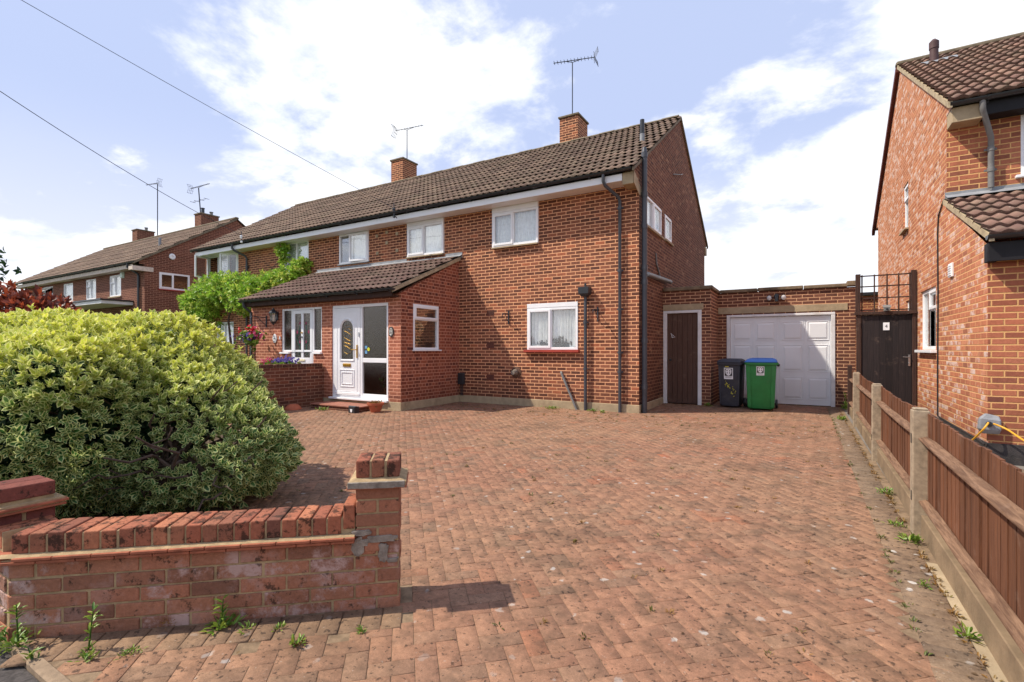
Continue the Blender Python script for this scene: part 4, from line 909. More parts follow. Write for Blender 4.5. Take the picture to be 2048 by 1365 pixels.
mb.M = frame((P0.x, P0.y, 0), (1, 0)); courses(mb, -6.0, -.004, -.015, 5, 0, .1); mb.build('brickwork', m_block, fw, .0045, seg=2)
mb = MB(FW); mb.box(.006, LWL-.006, .006, .209, -.05, .36); mb.M = frame((P0.x, P0.y, 0), (1, 0)); mb.box(-6, -.01, .006, .21, -.05, .36); mb.build('mortar', m_mortar, fw)
# tile creasing
mb = MB(FW)
x = -.03; k = 0
while x < 1.56:
    L = .165; mb.box(x, min(x+L-.004, 1.572), -.036, .24, .361, .375)
    mb.box(x+.07, min(x+.07+L-.004, 1.575), -.044, .245, .379, .393); x += L; k += 1
mb.M = frame((P0.x, P0.y, 0), (1, 0)); mb.box(-5.9, .0, -.034, .24, .362, .390)
mb.build('tile_creasing', m_creas, fw, .002)
mb = MB(FW); mb.box(-.02, 1.572, -.020, .232, .373, .380)
mb.add([(-.03, -.030, .3925), (1.572, -.030, .3925), (1.572, .0, .402), (-.03, .0, .402)], [(0, 1, 2, 3)]); mb.box(.02, 1.572, .006, .209, .392, .484)
mb.M = frame((P0.x, P0.y, 0), (1, 0)); mb.box(-5.9, -.10, .006, .209, .39, .484)
mb.build('mortar_bed', m_mortar, fw)
mb = MB(FW); bricks_on_edge(mb, .012, 20, 0, .215, .400, .495)
mb.box(1.512, 1.570, .0, .215, .425, .552)
mb.M = frame((P0.x, P0.y, 0), (1, 0)); bricks_on_edge(mb, -4.0, 52, 0, .215, .40, .494); mb.build('coping', m_cope, fw, .006, seg=2)
# right pier
mb = MB(FW); x0, x1 = 1.575, 1.80
for r in range(4):
    z = .36+r*.0725
    if r % 2: mb.box(x0, x1, 0, .1, z, z+.063); mb.box(x0, x1, .115, .215, z, z+.063)
    else: mb.box(x0, x0+.105, 0, .215, z, z+.063); mb.box(x0+.118, x1, 0, .215, z, z+.063)
mb.box(1.62, 1.70, -.004, .05, .30, .35)
pr = mb.build('pier', m_block, fw, .005, seg=2)
mb = MB(FW); mb.box(x0+.006, x1-.006, .006, .209, .36, .64); mb.box(x0-.035, x1+.035, -.035, .25, .652, .672)
mb.add([(x0-.036, -.036, .672), (x1+.036, -.036, .672), (x1+.036, .251, .672), (x0-.036, .251, .672), (x0+.004, .004, .690), (x1-.004, .004, .690), (x1-.004, .211, .690), (x0+.004, .211, .690)], [(4, 5, 6, 7), (0, 1, 5, 4), (1, 2, 6, 5), (2, 3, 7, 6), (3, 0, 4, 7)])
mb.box(x0+.006, x1-.006, .008, .207, .68, .775); mb.build('mortar', m_mortar, pr)
mb = MB(FW); mb.box(x0-.04, x1+.04, -.04, .255, .640, .652); mb.build('tile_creasing', m_creas, pr, .002)
mb = MB(FW); bricks_on_edge(mb, x0+.002, 3, 0, .215, .688, .782, w=.068); mb.build('coping', m_cope, pr, .008, seg=2)
# smeared grey cement repair
mb = MB(FW)
for (a, b, c, d) in ((1.55, 1.66, .385, .42), (1.548, 1.62, .28, .382), (1.62, 1.79, .345, .385), (1.69, 1.745, .24, .35), (1.60, 1.64, .33, .37), (1.735, 1.80, .235, .262)):
    n = 17; pts = []
    for i in range(n):
        t = 2*PI*i/n; q = R.uniform(.72, 1.12); pts.append(((a+b)/2+(b-a)/2*q*math.copysign(abs(math.cos(t))**.6, math.cos(t)), (c+d)/2+(d-c)/2*q*math.copysign(abs(math.sin(t))**.6, math.sin(t))))
    mb.prism(pts, -.008-R.uniform(0, .003), .02)
for i in range(5): mb.box(x0-.036+i*.057, x0-.036+i*.057+.062, -.0405-R.uniform(0, .002), -.02, .646-R.uniform(0, .005), .676)
mb.build('cement_repair', m_cement, pr, .004, seg=2)
# left pier
mb = MB(); px0, px1, py0, py1 = -3.66, -3.43, .80, 1.03
for r in range(2): 
    z = .40+r*.072
    if r % 2: mb.box(px0, px1, py0, py0+.1, z, z+.063); mb.box(px0, px1, py0+.115, py1, z, z+.063)
    else: mb.box(px0, px0+.105, py0, py1, z, z+.063); mb.box(px0+.12, px1, py0, py1, z, z+.063)
mb.box(px0-.002, px0+.106, py0, py1+.0, .602, .672); mb.box(px0+.12, px1+.002, py0, py1, .602, .674)
pl = mb.build('pier', blockmat('dark_pier_bricks', [(0, (136, 66, 58)), (1, (112, 52, 50))], .9, 0), fw, .007, seg=2)
mb = MB(); mb.box(px0+.006, px1-.006, py0+.006, py1-.006, .38, .66); mb.box(px0-.03, px1+.03, py0-.03, py1+.03, .556, .585); mb.build('mortar', m_mortar, pl)
mb = MB(); mb.box(px0-.035, px1+.035, py0-.035, py1+.035, .543, .556); mb.box(px0-.043, px1+.043, py0-.043, py1+.043, .563, .576); mb.build('tile_creasing', m_creas, pl, .002)

# ================================================================== FENCE
def fx(y): return .70+.009*y
fe = thing('fence', 'low brown featheredge board fence with concrete posts and gravel boards beside the driveway', 'fence', (.75, 7, 0))
py = [1.75, 4.64, 7.29, 10.2]
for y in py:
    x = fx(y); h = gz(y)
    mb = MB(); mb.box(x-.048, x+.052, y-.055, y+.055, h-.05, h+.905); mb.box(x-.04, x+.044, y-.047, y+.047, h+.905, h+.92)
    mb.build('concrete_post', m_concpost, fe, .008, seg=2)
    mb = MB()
    for z in (.28, .70): mb.box(x-.0505, x-.0475, y-.02, y+.01, h+z-.04, h+z+.03)  # thin dark slab on the post face paints the shade of a slot
    mb.build('mortise_shade', m_dark, fe)
x = fx(12.2); MB().box(x-.03, x+.04, 11.86, 11.95, gz(12), 1.05).build('end_post', m_darkwood, fe, .004)
ends = [-1.2]+py+[11.9]
for i in range(len(ends)-1):
    y0, y1 = ends[i]+.056, ends[i+1]-.056; xa, xb = fx(y0), fx(y1)
    mb = MB(); y = y0+.0; sag = .03
    while y < y1-.02:
        t = (y-y0)/(y1-y0); w = min(.1, y1-y); x = fx(y)+.035+R.gauss(0, .0025); h = gz(y); tp = h+.895-sag*4*t*(1-t)+R.gauss(0, .004)
        mb.add([(x, y, h+.17), (x+.006, y+w+.012, h+.17), (x+.014, y+w+.012, h+.17), (x+.018, y, h+.17), (x, y, tp), (x+.006, y+w+.012, tp), (x+.014, y+w+.012, tp), (x+.018, y, tp)],
               [(0, 3, 2, 1), (4, 5, 6, 7), (0, 1, 5, 4), (1, 2, 6, 5), (2, 3, 7, 6), (3, 0, 4, 7)]); y += .1
    mb.build('board_panel', m_fence, fe)
    for z in (.70, .245):
        mb = MB(); pts = []; n = 8
        for k in range(n+1):
            t = k/n; yy = y0-.03+(y1-y0+.06)*t; s = -.012*math.sin(t*PI)+R.gauss(0, .002); hw = .038*(.55 if k in (0, n) else 1); xx = fx(yy)+.033; zz = gz(yy)+z+s
            pts.append([(xx, yy, zz-hw), (xx, yy, zz+hw), (xx-.018, yy, zz+hw*.55), (xx-.047, yy, zz+.006), (xx-.047, yy, zz-.008), (xx-.02, yy, zz-hw*.6)])
        mb.loft(pts[::-1]).build('rail', m_rail, fe, .003)
    mb = MB(); mb.add([(xa+.0, y0, gz(y0)-.04), (xa+.04, y0, gz(y0)-.04), (xb+.04, y1, gz(y1)-.04), (xb, y1, gz(y1)-.04), (xa+.0, y0, gz(y0)+.15), (xa+.04, y0, gz(y0)+.15), (xb+.04, y1, gz(y1)+.15), (xb, y1, gz(y1)+.15)], [(0, 3, 2, 1), (4, 5, 6, 7), (0, 1, 5, 4), (1, 2, 6, 5), (2, 3, 7, 6), (3, 0, 4, 7)])
    mb.build('gravel_board', m_gravelb, fe, .005)

# ================================================================== SIDE GATE
gt = thing('side_gate', 'tall black boarded side gate with square trellis above, between garage and orange house', 'gate', (1.4, 12, 0))
mb = MB(); mb.box(.93, 1.0, 11.93, 12.03, .05, 2.10); mb.box(1.80, 1.865, 11.93, 12.03, .05, 2.10); mb.box(.90, 1.87, 11.90, 12.04, 2.05, 2.11); mb.build('gate_frame', m_darkwood, gt, .004)
mb = MB(); x0, x1, n = 1.004, 1.796, 8; w = (x1-x0)/n
for i in range(n): mb.box(x0+i*w+.0003, x0+(i+1)*w-.0003, 11.955, 11.975, .10, 2.045)
mb.box(x0, x1, 11.976, 12.0, .2, .3); mb.box(x0, x1, 11.976, 12.0, 1.8, 1.9)
gb = mb.build('gate_boards', m_blackwood, gt, .003)
mb = MB(); mb.box(.915, .995, 11.94, 12.02, 2.112, 2.86); mb.box(1.79, 1.868, 11.94, 12.02, 2.112, 2.88)
for x in (1.02, 1.22, 1.42, 1.60, 1.77): mb.box(x-.012, x+.012, 11.965, 11.98, 2.112, 2.84)
for z in (2.14, 2.38, 2.61, 2.82): mb.box(.996, 1.789, 11.981, 11.996, z-.012, z+.012)
mb.build('trellis', m_darkwood, gt, .002)
MB().box(1.355, 1.455, 11.944, 11.953, 1.74, 1.89).build('number_plate', m_white, gb, .002)
cu = bpy.data.curves.new('number', 'FONT'); cu.body = '4'; cu.size = .085; cu.align_x = 'CENTER'; cu.extrude = .001
no_ = link(bpy.data.objects.new('number_curve', cu)); bpy.context.view_layer.update()
me_ = bpy.data.meshes.new_from_object(no_.evaluated_get(bpy.context.evaluated_depsgraph_get())); bpy.data.objects.remove(no_); me_.materials.clear(); me_.materials.append(m_black)
no = link(bpy.data.objects.new('number', me_)); no.parent = gb
no.matrix_basis = Matrix.Translation(Vector((1.405, 11.9425, 1.79))-Vector((1.4, 12, 0))) @ Matrix.Rotation(PI/2, 4, 'X')
mb = MB(); mb.box(1.74, 1.775, 11.945, 11.954, 1.05, 1.27); mb.tube([(1.757, 11.95, 1.22), (1.757, 11.90, 1.22), (1.65, 11.895, 1.225)], .009, 8); mb.tube([(1.757, 11.95, 1.10), (1.757, 11.93, 1.10)], .014, 10); mb.build('handle', m_chrome, gb, .002, smooth=False)
sl = MB(); sl.box(1.36, 1.46, 11.87, 11.94, 2.112, 2.175); sl.add([(1.35, 11.86, 2.175), (1.47, 11.86, 2.175), (1.47, 11.945, 2.235), (1.35, 11.945, 2.235), (1.35, 11.945, 2.175), (1.47, 11.945, 2.175)], [(0, 1, 2, 3), (0, 3, 4), (1, 5, 2), (2, 5, 4, 3), (0, 4, 5, 1)])
so = thing('solar_light', 'small grey solar light sitting on top of the black gate frame', 'solar light', (1.41, 11.9, 2.112)); sl.build('housing', m_greypipe, so, .004)
MB().lathe([(.001, 0), (.022, 0), (.018, .014), (.001, .016)], (0, 0, 0), 12, Matrix.Translation((1.41, 11.87, 2.145)) @ Matrix.Rotation(PI/2, 4, 'X')).build('sensor', m_black, so, smooth=True)

# dividing wall between the two front doors
dv = thing('divider_wall', 'chest-high dark red brick wall dividing the two front doors, beside the step', 'garden wall', (-10, 6.7, 0))
mb = MB(frame((-9.9, 0, 0), (0, 1))); wall(mb, 4.2, 7.89, -.02, .96, (), .2); mb.M = frame((-10.12, 0, 0), (0, -1)); wall(mb, -7.89, -4.2, -.02, .96, (), .1)
mb.M = frame((0, 4.2, 0), (1, 0)); wall(mb, -10.12, -9.9, -.02, .96, (), .1); mb.build('brickwork', m_divbrick, dv)
mb = MB(frame((-9.895, 0, 0), (0, 1))); bricks_on_edge(mb, 4.2, 49, 0, .225, .965, 1.035); mb.build('coping', blockmat('dark_coping_bricks', [(0, (104, 54, 44)), (1, (80, 44, 38))], 1, 0), dv, .004)
MB().box(-10.11, -9.905, 4.21, 7.88, .95, 1.028).build('mortar', m_mortar, dv)

# ================================================================== WHEELIE BINS
def bin_(name, label, L, W, H, body, lid, loc, rz, ribs, group='wheelie bins by the garage'):
    t = thing(name, label, 'wheelie bin', (0, 0, 0), group)
    def rr(l, w, z, cx=0, c=.04, n=3):
        p = []
        for sx, sy, a0 in ((1, -1, -90), (1, 1, 0), (-1, 1, 90), (-1, -1, 180)):
            for k in range(n+1):
                a = rad(a0+90*k/n); p.append((cx+sx*(l/2-c)+c*math.cos(a), sy*(w/2-c)+c*math.sin(a), z))
        return p
    mb = MB(); h = H-.09
    mb.loft([rr(L*.72, W*.72, .035, -.02*L), rr(L*.76, W*.76, .10, -.02*L), rr(L*.86, W*.88, h*.86, -.01*L), rr(L*.88, W*.9, h, -.01*L)])
    for s in (-1, 1):   # raised side bands
        for (a, b) in ribs:
            q = lambda f, z, o: (L*(f-.5)*(.76+.12*z/h)-.015*L, s*(W*(.76+.13*z/h)/2+o), z)
            v = [q(a, .07, -.01), q(b, .07, -.01), q(b, h, -.01), q(a, h, -.01), q(a, .07, .012), q(b, .07, .012), q(b, h, .012), q(a, h, .012)]
            mb.add(v, [(4, 5, 6, 7) if s < 0 else (7, 6, 5, 4), (0, 1, 5, 4), (1, 2, 6, 5), (2, 3, 7, 6), (3, 0, 4, 7)])
    mb.build('body', body, t, .008, seg=2, smooth=True)
    mb = MB(); mb.loft([rr(L*.93, W*.96, h-.045), rr(L*.97, W, h-.04), rr(L*.97, W, h), rr(L*.93, W*.96, h+.004)]); mb.build('rim', body, t, .004, smooth=True)
    mb = MB(); mb.tube([(-L*.40, W*.47, h-.01), (-L*.40, W*.56, h+.02), (L*.40, W*.56, h+.02), (L*.40, W*.47, h-.01)], .016, 8); mb.build('handle', body, t, smooth=True)
    mb = MB(); mb.loft([rr(L*.93, W*1.0, h+.006, -.01), rr(L*.95, W*1.02, h+.02, -.01), rr(L*.86, W*.9, h+.065, 0, .05), rr(L*.72, W*.74, H, .01, .06)]); mb.box(-L*.3, L*.34, -W*.30, -W*.26, H-.003, H+.006); mb.box(-L*.3, L*.34, W*.26, W*.30, H-.003, H+.006)
    mb.build('lid', lid, t, .006, seg=2, smooth=True)
    for s in (-1, 1):
        MB().lathe([(.04, -.02), (.095, -.024), (.1, -.012), (.1, .012), (.095, .024), (.04, .02)], (0, 0, 0), 20, Matrix.Translation((s*L*.435, W*.40, .1)) @ Matrix.Rotation(PI/2, 4, 'Y')).build('wheel', m_black, t, smooth=True)
    MB().tube([(-L*.42, W*.40, .1), (L*.42, W*.40, .1)], .012, 8).build('axle', m_iron, t)
    return t, rr
m_bink = plain('dark_grey_bin_plastic', (54, 54, 62), .55, .15, 6, spec=.4, dirt=(92, 88, 84)); m_bing = plain('green_bin_plastic', (40, 122, 60), .5, .12, 5, spec=.4, dirt=(66, 120, 72)); m_binb = plain('blue_bin_plastic', (54, 110, 190), .4, .08, 3, spec=.45)
m_yel = plain('yellow_stain', (190, 182, 70), .9, .3, 30)
def sticker(parent, y, cx, cz, w, h, par_loc, tilt=0.0):
    """White council sticker with a shield crest on a dark ground."""
    T = Matrix.Translation((cx, y, cz)) @ Matrix.Rotation(tilt, 4, 'X')
    mb = MB(T); mb.box(-w/2, w/2, -.003, .003, -h/2, h/2); s = mb.build('sticker', m_white, parent)
    MB(T).box(-w*.42, w*.42, -.0042, -.003, -h*.22, h*.43).build('crest_ground', m_black, s)
    mb = MB(T); sh = [(-.30, .36), (-.34, .18), (-.30, .0), (-.16, -.13), (0, -.2), (.16, -.13), (.30, .0), (.34, .18), (.30, .36), (.12, .40), (0, .37), (-.12, .40)]
    mb.prism([(a*w, b*h) for a, b in sh[::1]], -.0052, -.0042); mb.build('shield', m_white, s)
    mb = MB(T)
    for a, b in ((-.15, .24), (.15, .24), (-.14, .05), (.14, .05)): mb.lathe([(.001, 0), (w*.075, 0), (w*.075, .001), (.001, .001)], (0, 0, 0), 8, Matrix.Translation((a*w, -.0052, b*h)) @ Matrix.Rotation(PI/2, 4, 'X'))
    for i in range(2): mb.box(-w*.36, w*.36, -.0040, -.003, -h*(.30+.09*i), -h*(.27+.09*i))
    mb.build('crest_marks', m_black, s)
t, _ = bin_('wheelie_bin', 'dark grey wheelie bin with yellow stains, next to the brick pier', .54, .60, 1.08, m_bink, m_bink, 0, 0, [(.02, .12), (.88, .98)])
sticker(t, -.264, -.02, .76, .185, .25, 0, .06)
mb = MB(Matrix.Translation((0, -.240, 0)) @ Matrix.Rotation(.065, 4, 'X'))
for i in range(26):
    cx, cz = R.choice([(-.08, .52), (-.03, .46), (.07, .38), (.09, .30), (-.06, .48), (.05, .25)]); a = R.gauss(cx, .025); z = R.gauss(cz, .03); r = R.uniform(.006, .018); n = 7
    mb.prism([(a+r*R.uniform(.5, 1.2)*math.cos(2*PI*k/n), z+r*R.uniform(.5, 1.4)*math.sin(2*PI*k/n)) for k in range(n)], -.006+.03*0, .0)
mb.box(-.08, -.01, -.014, -.0, .905, .925); mb.build('stain', m_yel, t)
t.location = (-1.37, 12.08, gz(12)); t.rotation_euler.z = rad(-4)
t, _ = bin_('wheelie_bin', 'green wheelie bin with blue lid in front of the garage door', .66, .72, 1.10, m_bing, m_binb, 0, 0, [(.0, .16), (.84, 1.0)])
sticker(t, -.316, -.02, .84, .15, .19, 0, .065); t.location = (-.76, 11.92, gz(11.9)); t.rotation_euler.z = rad(3)

# ================================================================== AERIALS AND WIRES
def aerial(label, base, h, ang, L, n, el=.16, refl='x', lean=(0, 0), rev=False, second=False, mast=.016, mfrac=.45):
    t = thing('tv_aerial', label, 'tv aerial', base, 'tv aerials on the chimneys')
    top = Vector((lean[0], lean[1], h)); mb = MB(Matrix.Translation(base)); mb.tube([(0, 0, -.1), top], mast, 8); mb.build('mast', m_iron, t)
    d = Vector((math.cos(ang), math.sin(ang), 0)); u = Vector((-d.y, d.x, 0))
    mb = MB(Matrix.Translation(base)); a = top-d*L*mfrac+Vector((0, 0, .06)); b = top+d*L*(1-mfrac)+Vector((0, 0, .06)); mb.tube([a, b], .012, 6)
    mb.tube([a+d*L*.3, top+Vector((0, 0, 0)), b-d*L*.3], .009, 6)
    for i in range(n):
        p = a+(b-a)*(i/(n-1)*.92+.02); mb.tube([p-u*el/2, p+u*el/2], .006, 5); mb.tube([p+Vector((0, 0, -.045)), p+Vector((0, 0, .045))], .005, 4)
    mb.build('boom', m_iron, t)
    if refl:
        r = b if not rev else a; mb = MB(Matrix.Translation(base))
        for s in (-1, 1):
            for q in (-.12, -.04, .04, .12):
                mb.tube([r+u*q, r+u*q+Vector((0, 0, s*.24))+(d if not rev else -d)*.12], .006, 5)
            mb.tube([r-u*.14+Vector((0, 0, s*.22))+(d if not rev else -d)*.11, r+u*.14+Vector((0, 0, s*.22))+(d if not rev else -d)*.11], .006, 5)
            mb.tube([r-u*.14+Vector((0, 0, s*.1)), r+u*.14+Vector((0, 0, s*.1))], .006, 5)
        mb.build('reflector', m_iron, t)
    if second:
        mb = MB(Matrix.Translation(base)); c = Vector((lean[0]*.55, lean[1]*.55, h*.52)); mb.tube([c-d*.62, c+d*.62], .008, 5)
        for q in (-.62, -.25, .18, .62): mb.tube([c+d*q-u*.14, c+d*q+u*.14], .011, 5)
        mb.build('second_boom', m_iron, t)
    return t
aerial('tall many-element tv aerial on the right chimney of the main house', (-6.10, 14.02, 8.58), 1.62, rad(16), 1.25, 12, .22, mfrac=.47)
aerial('short tv aerial on the middle chimney, reflector at its left end', (-13.02, 14.2, 8.60), 1.15, rad(8), 1.25, 10, .05, rev=True, mfrac=.42)
aerial('leaning tv aerial with a second lower boom, on the nearer distant chimney', (-27.0, 13.9, 8.40), 1.42, rad(2), 1.7, 14, .12, lean=(-.22, 0), rev=True, second=True, mast=.028, mfrac=.42)
aerial('tall thin tv aerial strapped to the far left chimney', (-32.9, 14.5, 7.3), 3.85, rad(10), 1.1, 10, .12, mast=.026, mfrac=.9, refl='x')
def bracket_insulator(base, label, c):
    t = thing('wire_bracket', label, 'wire bracket', base)
    mb = MB(Matrix.Translation(base)); mb.tube([(0, .05, -.16), (0, -.05, -.1), (0, -.06, .2)], .012, 6); mb.build('hook', m_iron, t)
    mb = MB(Matrix.Translation(base)); mb.lathe([(.01, -.02), (.035, 0), (.03, .03), (.045, .05), (.04, .08), (.01, .1)], (0, -.06, -.02), 10); mb.lathe([(.01, -.02), (.035, 0), (.03, .03), (.035, .05), (.01, .06)], (0, -.05, -.16), 10); mb.build('insulator', c, t, smooth=True)
bracket_insulator((-9.06, 9.45, 4.93), 'black wire bracket on the gutter above the middle upstairs windows', m_black)
bracket_insulator((-15.8, 9.45, 5.02), 'white wire insulator on the gutter near the left downpipe', m_white)
def wire(a, b, sag, r, name, label):
    a, b = Vector(a), Vector(b); pts = [a.lerp(b, t/28)-Vector((0, 0, sag*4*(t/28)*(1-t/28))) for t in range(29)]
    o = MB().tube(pts, r, 6).build(name, m_iron, None, smooth=True, uv=False); tag(o, label, 'overhead wire', 'overhead wires'); return o
wire((-9.06, 9.40, 5.0), (-11.05, -1.92, 8.0), .10, .0045, 'overhead_wire', 'upper overhead wire sloping down to the middle of the main gutter')
wire((-15.8, 9.40, 5.1), (-11.05, -1.92, 8.0), .42, .007, 'overhead_wire', 'lower overhead wire sloping down towards the left end of the gutter')

# ================================================================== WALL FITTINGS
t = thing('wall_lantern', 'black coach lantern on the porch wall left of the glazed door', 'lantern', (-11.68, 7.9, 2.04))
T = Matrix.Translation((-11.68, 7.78, 2.02))
mb = MB(T); mb.lathe([(.01, -.03), (.03, .0), (.065, .045), (.07, .06)], (0, 0, 0), 6); mb.lathe([(.11, .27), (.105, .29), (.06, .35), (.03, .37), (.025, .40), (.005, .41)], (0, 0, 0), 6)
for k in range(6): w = 2*PI*k/6; mb.tube([(.066*math.cos(w), .066*math.sin(w), .06), (.088*math.cos(w), .088*math.sin(w), .27)], .008, 5)
mb.box(-.02, .02, .06, .115, .2, .24); mb.box(-.035, .035, .11, .12, .1, .32); mb.tube([(0, .11, .12), (0, .06, .02), (0, .0, -.01)], .009, 6); mb.build('lantern_body', m_black, t)
MB(T).lathe([(.060, .06), (.08, .27)], (0, 0, 0), 6).build('lantern_glass', glassmat('lantern_glass', (.9, .9, .88), .3), t, uv=False); MB(T).lathe([(.03, .07), (.035, .2), (.02, .24), (.001, .25)], (0, 0, 0), 10).build('bulb', m_white, t, smooth=True)
def oval(x, z, rx, rz, label, c1, c2, light):
    t = thing('house_number_plaque', label, 'house plaque', (x, 7.9, z)); T = Matrix.Translation((x, 7.905, z)) @ Matrix.Scale(rz/rx, 4, (0, 0, 1)) @ Matrix.Rotation(PI/2, 4, 'X')
    MB(T).lathe([(rx*.96, 0), (rx, .006), (rx*.96, .014), (.001, .014)][::1], (0, 0, 0), 24).build('plate', c1, t, smooth=True)
    MB(T).lathe([(rx*.78, .0142), (rx*.78, .0165), (.001, .0165)], (0, 0, 0), 24).build('inner_plate', c2, t)
    mb = MB(Matrix.Translation((x, 7.886, z)))
    for s in (-.35, 0, .35): mb.tube([(rx*(s-.12), 0, -rz*.14), (rx*(s+.1), -.001, rz*.02), (rx*(s-.08), 0, rz*.14)], .0035, 5)
    for q in (-.5, .5): mb.tube([(-rx*.4, 0, rz*q), (0, -.001, rz*(q+.08*(1 if q > 0 else -1))), (rx*.4, 0, rz*q)], .003, 5)
    mb.build('lettering', m_black if light else m_white, t)
oval(-11.80, 1.65, .082, .12, 'cream oval house plaque under the black lantern', m_white, m_white, True)
oval(-7.70, 1.75, .072, .115, 'dark-rimmed oval house plaque on the porch corner pier', m_black, plain('pewter', (150, 146, 138), .45, .3, 30), False)
tag(MB().box(-11.585, -11.555, 7.875, 7.905, 1.62, 1.70).build('doorbell', m_white, None, .004), 'small white doorbell beside the left narrow side light', 'doorbell')
t = thing('security_light', 'twin-spot security light on the brickwork above the garage door', 'security light', (-.52, 13.08, 2.55))
mb = MB(); mb.lathe([(.055, 0), (.05, .03), (.001, .035)], (0, 0, 0), 14, Matrix.Translation((-.52, 13.09, 2.62)) @ Matrix.Rotation(PI/2, 4, 'X')); mb.box(-.56, -.48, 12.99, 13.06, 2.48, 2.60); mb.build('sensor_body', m_black, t, .01)
for s in (-1, 1):
    T = Matrix.Translation((-.52+s*.13, 13.0, 2.57)) @ Matrix.Rotation(rad(s*28), 4, 'Z') @ Matrix.Rotation(rad(96), 4, 'X')
    MB(T).lathe([(.02, -.08), (.03, -.05), (.045, 0), (.06, .03), (.062, .04)], (0, 0, 0), 16).build('lamp', m_black, t, smooth=True); MB(T).lathe([(.056, .041), (.045, .052), (.001, .058)], (0, 0, 0), 16).build('lens', m_whitepaint, t, smooth=True)
def hbracket(x, label):
    t = thing('hanging_bracket', label, 'wall bracket', (x, 9.98, 2.1), 'iron brackets beside the kitchen window')
    mb = MB(); mb.box(x-.012, x+.012, 9.975, 9.998, 1.96, 2.28); mb.tube([(x, 9.98, 2.2), (x, 9.75, 2.2), (x, 9.70, 2.16), (x, 9.72, 2.11)], .010, 6); mb.tube([(x, 9.98, 2.02), (x, 9.90, 2.06), (x, 9.84, 2.19)], .008, 6); mb.build('scroll_arm', m_iron, t)
    return t
hbracket(-5.98, 'iron hanging basket bracket on the left of the kitchen window'); hbracket(-3.76, 'iron hanging basket bracket right of the hopper pipe')
# cable reel box and yellow hose on the right house corner
t = thing('hose_holder', 'grey plastic cable holder on the brick corner with a yellow lead', 'cable holder', (1.9, 7.84, .5))
mb = MB(); mb.loft([[(RX-.06+.0, 7.79, .38), (RX+.09, 7.79, .38), (RX+.09, 7.83, .38), (RX-.06, 7.83, .38)], [(RX-.10, 7.76, .44), (RX+.10, 7.76, .43), (RX+.10, 7.83, .43), (RX-.10, 7.83, .43)], [(RX-.09, 7.76, .56), (RX+.10, 7.76, .54), (RX+.10, 7.83, .54), (RX-.09, 7.83, .56)], [(RX-.03, 7.79, .62), (RX+.09, 7.79, .59), (RX+.09, 7.83, .59), (RX-.03, 7.83, .62)]]); mb.build('box', m_lead, t, .015, seg=2)
mb = MB(); mb.lathe([(.03, 0), (.03, .03), (.001, .03)], (0, 0, 0), 12, Matrix.Translation((RX-.01, 7.765, .5)) @ Matrix.Rotation(PI/2, 4, 'X')); mb.build('socket', m_black, t)
def bez(p, n=10):
    out = []
    for i in range(len(p)-1):
        p0 = Vector(p[max(i-1, 0)]); p1 = Vector(p[i]); p2 = Vector(p[i+1]); p3 = Vector(p[min(i+2, len(p)-1)])
        for k in range(n):
            s = k/n; out.append(.5*((2*p1)+(p2-p0)*s+(2*p0-5*p1+4*p2-p3)*s*s+(3*p1-p0-3*p2+p3)*s**3))
    return out+[Vector(p[-1])]
m_yhose = plain('yellow_lead', (216, 160, 50), .5, .08, 5)
tag(MB().tube(bez([(1.86, 7.73, .52), (1.80, 7.72, .42), (1.74, 8.05, .20), (1.72, 8.5, .06), (1.6, 8.7, .055), (1.45, 8.5, .05)]), .010, 8).build('yellow_cable', m_yhose, None, smooth=True), 'yellow cable looping down from the grey holder to the side path', 'cable')
tag(MB().tube(bez([(1.90, 7.73, .51), (2.0, 7.66, .46), (2.15, 7.3, .33), (2.6, 7.0, .2), (3.4, 6.6, .05), (4.2, 6.4, .04)]), .010, 8).build('yellow_cable', m_yhose, None, smooth=True), 'yellow cable stretching right from the grey holder across the frame edge', 'cable')
# pots by the step
def pot(name, label, x, y, s, rim=True, flip=False):
    t = thing(name, label, 'plant pot', (x, y, gz(y)))
    pr = [(.095*s, 0), (.10*s, .01), (.155*s, .15*s), (.175*s, .155*s), (.18*s, .20*s), (.16*s, .20*s), (.15*s, .16*s)]
    if flip: pr = [(.17*s, 0), (.17*s, .02), (.15*s, .05*s), (.10*s, .10*s), (.05*s, .115*s)]
    MB(Matrix.Translation((x, y, gz(y)))).lathe(pr, (0, 0, 0), 22).build('pot', m_terra, t, smooth=True)
    if not flip: MB(Matrix.Translation((x, y, gz(y)))).lathe([(.15*s, .165*s), (.001, .17*s)], (0, 0, 0), 16).build('soil', m_soil, t)
    return t
pt = pot('terracotta_pot', 'terracotta pot with a withered plant, right of the front step', -7.78, 7.52, 1.0)
k = 60; P = np.array([-7.78, 7.52, gz(7.5)+.17])+NR.normal(0, .05, (k, 3))*[1, 1, .2]; D = NR.normal(0, .6, (k, 3))+[0, 0, .6]
leaf_mesh('dry_plant', P, D, NR.normal(size=(k, 3)), np.full(k, .09), np.full(k, .025), NR.uniform(0, 1, (k, 2)), m_dryweed, pt)
pot('terracotta_bowl', 'shallow terracotta bowl upturned on the ground left of the front step', -9.72, 6.95, 1.05, flip=True)
t = thing('boot_scraper', 'small black box with a white shield mark beside the terracotta pot', 'boot scraper', (-8.12, 7.35, .04))
mb = MB(); mb.box(-8.20, -8.02, 7.16, 7.29, .035, .17); mb.tube([(-8.22, 7.2, .17), (-8.0, 7.2, .17)], .018, 8); mb.build('box', m_black, t, .012, seg=2)
MB().prism([(-8.14, .12), (-8.135, .07), (-8.11, .05), (-8.085, .07), (-8.08, .12)][::-1][::-1], 7.154, 7.16).build('shield', m_white, t)

